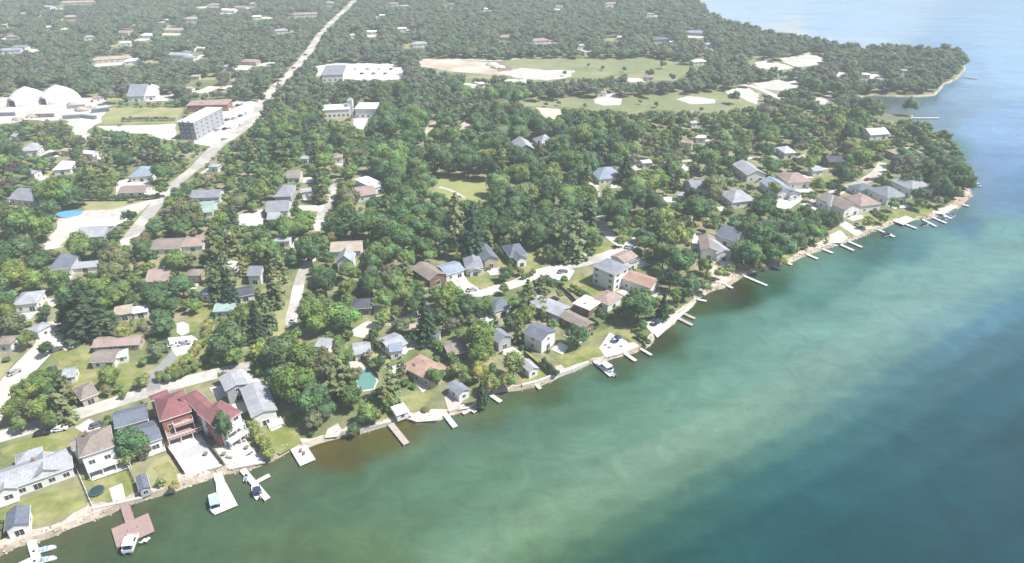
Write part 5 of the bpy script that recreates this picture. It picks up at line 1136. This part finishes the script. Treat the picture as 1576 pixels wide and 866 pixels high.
def hero(cx, cy, w, tone, hh=None, kind=None):
    kind = kind or ('conifer' if tone == 'C' else 'pine' if tone in 'OG' else 'leafy'); asp = ASP[kind]
    h = 8.0
    for _ in range(5):
        p = G(cx, cy, h * .55); d = proj(*p)[2]; rr = w / 2 * d / F; h = rr * asp * rnd.uniform(.97, 1.03)
        if kind == 'leafy': h = min(h, 19)
        if hh: h = hh
    p = G(cx, cy, h * .55); add_tree(p.x, p.y, rr, h, kind, tone, True)
HERO = '''40 600 46 b;28 628 50 b;62 588 40 g;60 628 54 b;92 622 44 O;98 598 38 O;80 644 34 g;30 652 30 g;168 578 38 b;182 596 18 b;218 586 28 l;220 624 13 G;190 606 16 g
202 682 54 m;196 704 30 l;224 694 26 o;342 655 34 d 13.5;268 748 20 y;248 742 16 l;70 536 28 d;240 540 32 o;345 582 26 g;333 554 20 g;128 470 84 C 23;100 476 50 C 17;150 484 44 C 15;352 520 66 m;375 500 36 G;392 492 36 C;410 480 40 G;362 545 36 g
430 540 66 d;468 552 60 g;458 590 72 g;498 560 54 o;480 612 68 m;520 580 50 O;486 645 38 r;540 612 44 m;562 636 40 g;526 545 46 g;592 606 34 O;575 640 30 l;545 660 22 m;430 582 50 m;500 632 40 d
500 434 46 d;537 418 38 b;536 442 34 b;570 434 42 d;480 484 54 g;486 500 40 b;592 460 40 b;588 488 30 b;622 452 34 b;640 440 30 g;688 456 48 b;655 490 42 C;700 478 30 g;696 500 30 r;742 520 62 g;716 520 40 l;738 540 50 g
672 578 34 g;735 572 38 y;756 590 36 y;790 560 46 y;780 585 32 g;742 604 24 C;700 570 30 y;716 582 28 l;505 520 22 l;520 525 24 g;462 532 28 y;440 540 26 y;572 520 18 C;566 545 20 r
889 516 40 m;925 484 28 d;984 466 62 m;968 480 36 m;1032 430 40 d;1046 402 58 m;1040 362 52 b;1022 390 46 m;1062 436 34 m;1020 468 26 C;886 358 56 O;905 390 22 l;955 343 34 m;815 458 44 O;806 486 38 g;800 506 30 O;836 466 26 l
1070 320 52 d;1064 300 30 d;1168 364 56 m;1205 378 50 m;1146 384 44 g;1190 350 40 m;1246 345 32 m;1276 340 36 d;1225 352 34 m;1182 310 34 m;1192 290 28 b;1325 244 40 b;1308 250 30 g;1392 258 44 r;1395 240 38 m;1466 268 52 m;1448 252 42 m;1436 234 34 d;1484 280 36 m;1470 245 30 d
1415 300 30 m;1376 314 22 g;1290 290 14 G;1100 300 32 o;1118 250 30 m;1140 246 24 m;1090 246 40 g;1085 408 30 g;1205 402 18 y;1170 410 20 y;1335 342 20 y;1350 332 18 l;1360 336 18 b;1085 440 24 l
18 420 46 b;-10 440 50 m;50 430 40 b;90 430 40 g;150 440 44 g;172 420 36 o;180 452 38 g;206 430 24 b;215 470 22 o;240 455 44 m;262 470 40 m;280 440 44 m;300 470 26 g;190 510 32 y;255 500 40 m;20 500 44 o;40 520 34 l;226 508 28 r
60 400 34 m;30 380 46 m;-8 400 50 m;20 340 54 g;60 350 44 b;85 295 56 b;108 300 40 m;70 300 40 g;125 300 32 m;200 332 26 d;268 312 32 b;288 314 24 p;240 350 30 m;280 348 34 m;310 344 30 m;340 340 34 b;218 384 34 m;250 290 24 g;20 262 26 p;12 285 24 p;116 224 20 p
270 404 44 g;230 396 30 m;120 378 44 b;150 380 36 m;170 390 34 o;190 400 34 o;330 380 44 O;355 372 40 O;345 410 40 O;330 430 40 G;350 440 36 C;415 400 36 G;420 430 40 O;428 410 34 O;420 448 36 G;385 385 30 g;400 365 34 m;445 350 44 g;420 350 30 m
470 376 34 m;490 375 34 g;540 340 60 d;520 350 46 d;565 345 50 m;590 350 50 m;610 330 46 m;512 340 24 g;620 370 50 m;650 380 44 m;585 390 44 m;600 420 34 r;625 410 30 O;645 350 46 m;600 380 40 g;570 400 40 m;670 360 44 m
725 352 50 C;700 330 50 O;745 340 46 m;770 350 44 d;800 355 40 l;830 360 46 m;850 340 46 m;790 330 40 m;720 250 46 d;750 255 44 d;690 250 40 d;800 270 46 g;840 290 50 m;870 300 44 g;880 250 44 g;910 250 36 m;640 260 44 g;610 270 44 m;640 290 40 g;940 220 46 d;975 205 50 m
970 300 46 m;1000 310 46 m;985 290 50 g;1010 280 46 b;1020 340 44 b;960 320 36 m;830 195 40 d;800 190 44 m;870 185 34 m;770 205 38 m;560 130 20 g
602 586 46 O;616 566 28 O;586 556 26 m;640 566 20 g;546 576 28 o;582 606 26 m;598 618 30 g;835 440 26 O;870 430 16 g;775 444 20 g;760 500 30 O;850 500 22 g;838 480 22 l;745 470 34 g;720 470 40 m;700 450 30 b;610 430 34 l;575 560 20 g
1130 345 28 m;1158 392 46 m;1230 370 34 m;1215 350 42 d;1262 330 28 m;1150 352 38 g;1186 386 42 m;1250 302 18 g;1402 276 32 m;1420 262 38 d;1450 286 38 m;1476 262 32 m;1410 245 28 m;1362 288 20 d;1345 328 16 m;1296 292 16 d;1120 328 26 l;1196 330 26 m;1108 420 22 y;1058 452 26 m;1005 470 22 d;1000 400 20 m;955 372 18 g
660 392 30 g;690 378 34 m;730 378 28 m;752 366 26 O;776 372 22 d;820 372 28 m;846 388 30 m;862 394 24 g;670 450 24 m;640 470 34 d;610 480 26 g;632 520 26 d;588 530 22 m
870 112 9 d;1020 98 14 g;960 106 9 m;928 104 8 m;905 100 7 g;1000 112 16 g;1035 118 14 m;985 156 8 m;1010 160 10 g;1080 168 9 l;1130 148 22 m;1105 122 26 m;1120 130 18 g;900 162 8 g;860 158 9 m;840 160 8 l;1000 140 20 g;975 136 16 m;1060 135 18 l
700 122 16 m;760 126 16 g;850 130 16 m;1160 112 18 m;1190 110 16 g;1225 112 16 m;1255 108 18 g;1290 98 16 m;1255 132 34 m;1275 122 24 g;1300 122 20 m;1320 135 24 m;1345 128 20 g;1370 130 24 m;1400 132 22 g;1425 132 20 m;1440 110 20 d;1462 104 20 m'''
for ln in HERO.replace('\n', ';').split(';'):
    q = ln.split(); hero(float(q[0]), float(q[1]), float(q[2]), q[3], float(q[4]) if len(q) > 4 else None)
def hedge_row(pts, w, tone):
    P = resample([G(*p) for p in pts], w * .62)
    for p in P: add_tree(p.x + rnd.uniform(-.3, .3), p.y + rnd.uniform(-.3, .3), w * rnd.uniform(.5, .64), w * rnd.uniform(.95, 1.25), 'bush', tone, True)
hedge_row([(390, 660), (398, 676), (408, 694), (416, 708)], 3.6, 'y'); hedge_row([(250, 586), (275, 575), (300, 552), (318, 528), (324, 505)], 3.8, 'y'); hedge_row([(262, 590), (300, 572), (322, 552)], 3.2, 'l')
hedge_row([(162, 662), (168, 650)], 2.2, 'g'); hedge_row([(665, 530), (690, 552), (712, 578)], 3.8, 'g'); hedge_row([(790, 410), (770, 392), (762, 385)], 2.8, 'm'); hedge_row([(805, 430), (822, 424)], 2.5, 'g')
hedge_row([(880, 446), (900, 458), (910, 464)], 2.6, 'g'); hedge_row([(982, 520), (996, 532)], 2.4, 'm'); hedge_row([(126, 309), (170, 309), (212, 308), (245, 306)], 2.8, 'd'); hedge_row([(838, 560), (856, 580)], 2.2, 'd')
hedge_row([(370, 356), (420, 354), (450, 352)], 2.8, 'g')
hedge_row([(190, 187), (215, 186), (240, 186), (268, 186)], 3.0, 'o'); hedge_row([(730, 128), (780, 134), (850, 136), (900, 134)], 4.5, 'g'); hedge_row([(1130, 414), (1150, 416), (1175, 408)], 2.6, 'y'); hedge_row([(530, 562), (540, 585), (545, 600)], 3.0, 'g')

# ------------------------------------------------------------ planting the rest
def tone_pick(px, py, wood):
    n = mathutils_noise.noise(Vector((px * .012, py * .02, 5))); m = rnd.random()
    if py < 150: L_ = 'gormrogglmmpg' if n > .0 else 'mmgdmgmgml'
    elif wood: L_ = 'mmmdmgmgmdgGl'
    else: L_ = 'mggmdglbogOCrg' if n > 0 else 'mggdmbmogG'
    return rnd.choice(L_)
cell = {}
def near(x, y, r):
    i, j = int(x // 10), int(y // 10)
    for a in range(i - 2, i + 3):
        for b in range(j - 2, j + 3):
            for (u, v, s) in cell.get((a, b), ()):
                if (u - x) ** 2 + (v - y) ** 2 < (r + s) ** 2 * .46: return True
    return False
for (x, y, r) in placed: cell.setdefault((int(x // 10), int(y // 10)), []).append((x, y, r))
cand = []
for band, (y0, y1, st) in enumerate(((95, 330, 4.2), (330, 560, 4.8), (560, 900, 6.0), (900, 1330, 7.5))):
    xs = np.arange(-.92 * y1 - 40, .95 * y1 + 60, st); ys = np.arange(y0, y1, st); A_, B_ = np.meshgrid(xs, ys)
    A_ = (A_ + rng.uniform(-.5, .5, A_.shape) * st).ravel(); B_ = (B_ + rng.uniform(-.5, .5, B_.shape) * st).ravel()
    px, py, d = proj(A_, B_, 0.0); k = (px > -110) & (px < 1600) & (py > -75) & (py < 900); A_, B_ = A_[k], B_[k]
    k = on_land(A_, B_); cand += [(a, b) for a, b in zip(A_[k], B_[k])]
rnd.shuffle(cand)
ring = [(math.cos(t) * q, math.sin(t) * q) for q in (.35, .8) for t in np.linspace(0, 6.28, 9)[:-1]] + [(0, 0)]
RX = np.array([q[0] for q in ring]); RY = np.array([q[1] for q in ring])
shpts = np.array([(p.x, p.y) for p in shore[::2]])
for (x, y) in cand:
    px, py, d = proj(x, y, 0.0)
    wood = (560 < px < 960 and 150 < py < 380) or py < 150
    nearhouses = not wood
    if hit(ROOT, np.array([px]), np.array([py]))[0]: continue
    for att in range(3):
        if py < 150: rr = rnd.uniform(5.6, 9.0) * (1 if att == 0 else .7 if att == 1 else .45)
        elif wood: rr = rnd.uniform(5.0, 9.0) * (1 if att == 0 else .75 if att == 1 else .5)
        else: rr = rnd.uniform(3.2, 7.4) * (1 if att == 0 else .66 if att == 1 else .4)
        if near(x, y, rr * (.74 if py < 150 else .82 if wood else 1.04)): continue
        tone = tone_pick(px, py, wood)
        if px > 1100 and tone in 'COG': tone = 'm'
        kind = 'conifer' if tone == 'C' else 'pine' if tone in 'OG' else 'leafy'
        if rr < 2.0: kind = 'bush'
        h = rr * ASP[kind] * rnd.uniform(.85, 1.1)
        if wood and kind == 'leafy': h = max(h, 8.5) * 1.05
        h = min(h, 20) * rnd.uniform(.8, 1.12)
        if py < 150 and kind == 'leafy': h = rnd.uniform(8.5, 12.5) if rr > 4 else 7
        if py < 150 and kind != 'leafy': h = min(h, 14)
        cx, cy, dd = proj(x, y, h * .56); rp = F * rr / dd; hp = abs(proj(x, y, h)[1] - py) / 2
        f = hit(VIS, cx + RX * rp, cy + RY * max(hp, rp * .5)).mean()
        if f > (.10 if py > 540 else .17 if py > 150 else .07): continue
        if (np.min((shpts[:, 0] - x) ** 2 + (shpts[:, 1] - y) ** 2)) < (rr * (.6 if py > 200 else .2) + 1.5) ** 2: continue
        add_tree(x, y, rr, h, kind, tone); cell.setdefault((int(x // 10), int(y // 10)), []).append((x, y, rr)); break

for i in range(sidx(430, 705), sidx(1490, 290), 3):
    if rnd.random() < .45: continue
    p = sh2[i][0] - sh2[i][1] * rnd.uniform(2.2, 5.5); px, py, _ = proj(p.x, p.y, 0)
    if not hit(ROOT, np.array([px]), np.array([py]))[0]: add_tree(p.x, p.y, rnd.uniform(.7, 1.9), rnd.uniform(.9, 2.6), 'bush', rnd.choice('gydloym'))
for (O, u, v, L, D) in PADS[:64]:
    for k in range(5):
        fx, fy = rnd.choice([(rnd.uniform(0, L), -1.2), (-1.3, rnd.uniform(0, D)), (L + 1.3, rnd.uniform(0, D))]); p = O + u * fx + v * fy; px, py, _ = proj(p.x, p.y, 0)
        if hit(ROOT, np.array([px]), np.array([py]))[0]: continue
        add_tree(p.x, p.y, rnd.uniform(.6, 1.15), rnd.uniform(.9, 1.7), 'bush', rnd.choice('gydlm'))
# nearest ones become things of their own, the far ones one woodland mass
for t in trees: t['px'], t['py'], t['d'] = proj(t['x'], t['y'], t['h'] * .5); t['w'] = 2 * F * t['r'] / t['d']; t['size'] = t['w'] * math.sqrt(t['h'] / (2 * t['r']))
inview = lambda t: -20 < t['px'] < 1596 and -10 < t['py'] < 890
LIM = dict(leafy=292, conifer=110, pine=180, bush=280)
ind, mass = [], []
for kind in LIM:
    L_ = sorted([t for t in trees if t['kind'] == kind and inview(t)], key=lambda t: -t['size']); cut = [t for t in L_ if t['w'] > (11 if kind != 'bush' else 5)]
    ind += cut[:LIM[kind]]
idset = set(id(t) for t in ind); mass = [t for t in trees if id(t) not in idset]
# labels from what each tree stands next to
LP2 = np.array([(l[3][0], l[3][1]) for l in LAND])
KN = dict(leafy='leafy tree', conifer='conifer', pine='pine', bush='bush')
def rel(t):
    k = int(np.argmin((LP2[:, 0] - t['x']) ** 2 + (LP2[:, 1] - t['y']) ** 2)); dx = t['x'] - LP2[k, 0]; dy = t['y'] - LP2[k, 1]
    w = ('right of' if dx > 0 else 'left of') if abs(dx) > abs(dy) else ('behind' if dy > 0 else 'in front of')
    return w + ' the ' + LAND[k][0], math.hypot(dx, dy)
groups = {}
for t in ind:
    t['rel'], t['dist'] = rel(t); sz = 'big' if t['r'] > 5.2 else 'small' if t['r'] < 3.2 and t['kind'] != 'bush' else ''
    t['desc'] = (sz + ' ' if sz else '') + TONE[t['tone']] + ' ' + KN[t['kind']]; groups.setdefault((t['desc'], t['rel']), []).append(t)
ORD = ['nearest', 'second nearest', 'third nearest', 'fourth nearest', 'fifth nearest', 'sixth nearest', 'seventh nearest', 'eighth nearest', 'ninth nearest', 'tenth nearest', 'eleventh nearest', 'twelfth nearest', 'thirteenth nearest', 'fourteenth nearest', 'fifteenth nearest', 'sixteenth nearest', 'seventeenth nearest', 'eighteenth nearest', 'nineteenth nearest', 'twentieth nearest', 'farthest']
for (dsc, rl), L_ in groups.items():
    L_.sort(key=lambda t: t['dist'])
    for i, t in enumerate(L_):
        t['label'] = f"{dsc} {rl}" if len(L_) == 1 else f"{ORD[min(i, 20)]} {dsc} {rl}"
MESH = dict(leafy=(DEC, TR_D), conifer=(CON, TR_C), pine=(PIN, TR_C), bush=(BUS, None)); NAME = dict(leafy='leafy_tree', conifer='conifer_tree', pine='pine_tree', bush='bush'); PROTO = {}
GRP = dict(leafy='leafy trees of the lakeside neighbourhood', conifer='dark conifers of the neighbourhood', pine='pines of the neighbourhood', bush='bushes and hedge shrubs')
for t in ind:
    k = t['kind']; ms, tm = MESH[k]; v = rnd.randrange(len(ms))
    if (k, v) not in PROTO:
        root = empty(NAME[k], (0, 0, 0)); ch = [link('crown', ms[v], root)]
        if tm: ch.append(link('trunk', tm, root))
        PROTO[(k, v)] = (root, ch)
    else:
        r0, c0 = PROTO[(k, v)]; root = r0.copy(); COL.objects.link(root); ch = []
        for c in c0: q = c.copy(); COL.objects.link(q); q.parent = root; ch.append(q)
    root.location = (t['x'], t['y'], 0); root.rotation_euler = (R(rnd.uniform(-3, 3)), R(rnd.uniform(-3, 3)), rnd.uniform(0, 6.28)); root.scale = (t['r'] * rnd.uniform(.93, 1.07), t['r'] * rnd.uniform(.93, 1.07), t['h'])
    c = TINT[t['tone']]; j = rnd.uniform(.85, 1.18); ch[0].color = (c[0] * j * rnd.uniform(.9, 1.1), c[1] * j, c[2] * j * rnd.uniform(.88, 1.12), 1)
    tag(root, t['label'], 'bush' if k == 'bush' else 'tree', GRP[k])
def lod_set(f, n): return [f() for _ in range(n)]
LOD = {('leafy', 0): lod_set(lambda: decid(2.1, 14, 34, .085, False), 6), ('leafy', 1): lod_set(lambda: decid(2.0, 8, 20, .12, False, core=.9), 6),
       ('conifer', 0): lod_set(lambda: conif(4.2, 11, 7, 8, .15), 3), ('conifer', 1): lod_set(lambda: conif(4.0, 8, 5, 5, .22), 3),
       ('pine', 0): lod_set(lambda: conif(3.2, 9, 6, 9, .16, power=.5, open_=1), 3), ('pine', 1): lod_set(lambda: conif(3.0, 7, 5, 6, .22, power=.5, open_=1), 3),
       ('bush', 0): lod_set(lambda: decid(1.5, 6, 14, .16, False), 3), ('bush', 1): lod_set(lambda: decid(1.5, 5, 9, .2, False), 3)}
Vs, Ts, Cs, o = [], [], [], 0
for t in mass:
    L_ = LOD[(t['kind'], 0 if t['w'] > 17 else 1)]; V, T, C_ = L_[rnd.randrange(len(L_))]
    a = rnd.uniform(0, 6.28); ca, sa = math.cos(a), math.sin(a)
    X_ = (V[:, 0] * ca - V[:, 1] * sa) * t['r'] + t['x']; Y_ = (V[:, 0] * sa + V[:, 1] * ca) * t['r'] + t['y']
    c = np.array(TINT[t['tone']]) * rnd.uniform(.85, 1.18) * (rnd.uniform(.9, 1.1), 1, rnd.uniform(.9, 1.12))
    if t['py'] < 170: f_ = .6; c = c * (1 - f_) + np.array([.19, .23, .165]) * f_  # far tints pulled toward pale grey-green, haze painted into the leaf colour
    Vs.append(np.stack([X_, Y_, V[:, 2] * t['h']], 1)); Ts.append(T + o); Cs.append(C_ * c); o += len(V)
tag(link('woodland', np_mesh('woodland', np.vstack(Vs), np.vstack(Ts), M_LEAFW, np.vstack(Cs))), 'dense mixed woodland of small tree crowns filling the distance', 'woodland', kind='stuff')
print('trees', len(trees), 'individual', len(ind), {k: sum(t['kind'] == k for t in ind) for k in LIM}, 'mass tris', sum(len(t) for t in Ts))
# labels for the far houses
gh = {}
LPf = [l for l in LAND]
for o_ in COL.objects:
    if o_.get('label') and len(o_['label'].split()) > 16: print('LONG', o_.name, o_['label'])
for root, t in FARH:
    x, y = root.location.x, root.location.y; k = int(np.argmin((LP2[:, 0] - x) ** 2 + (LP2[:, 1] - y) ** 2)); dx = x - LP2[k, 0]; dy = y - LP2[k, 1]
    w = ('right of' if dx > 0 else 'left of') if abs(dx) > abs(dy) else ('behind' if dy > 0 else 'in front of')
    gh.setdefault((('wide ' if t[2] > 26 else 'tiny ' if t[2] < 15 else '') + dict(pale='pale grey', tan='tan', white='white', pink='pinkish', blue='blue-grey', slate='slate', grey='grey', brown='brown', green='green')[t[3]] + ' roofed house', w + ' the ' + LAND[k][0]), []).append((math.hypot(dx, dy), root))
for (a, b), L_ in gh.items():
    L_.sort(key=lambda q: q[0])
    for i, (_, root) in enumerate(L_): root['label'] = f"{a} {b}" if len(L_) == 1 else f"{ORD[min(i, 20)]} {a} {b}"

# ------------------------------------------------------------ air
b = MB(); b.box(-4600, -1100, -3, 4600, 4600, H + 6)
hz = b.build('haze', []) if False else None
me = bpy.data.meshes.new('haze'); me.from_pydata(b.v, [], b.f); hz = link('haze', me); tag(hz, kind='stuff')
hm = bpy.data.materials.new('haze_air'); hm.use_nodes = True; t = hm.node_tree; t.nodes.remove(t.nodes['Principled BSDF'])
pv = t.nodes.new('ShaderNodeVolumePrincipled'); pv.inputs['Color'].default_value = (.85, .93, .97, 1); pv.inputs['Density'].default_value = HAZE_DENSITY; pv.inputs['Anisotropy'].default_value = .0
t.links.new(pv.outputs[0], t.nodes['Material Output'].inputs['Volume']); me.materials.append(hm)
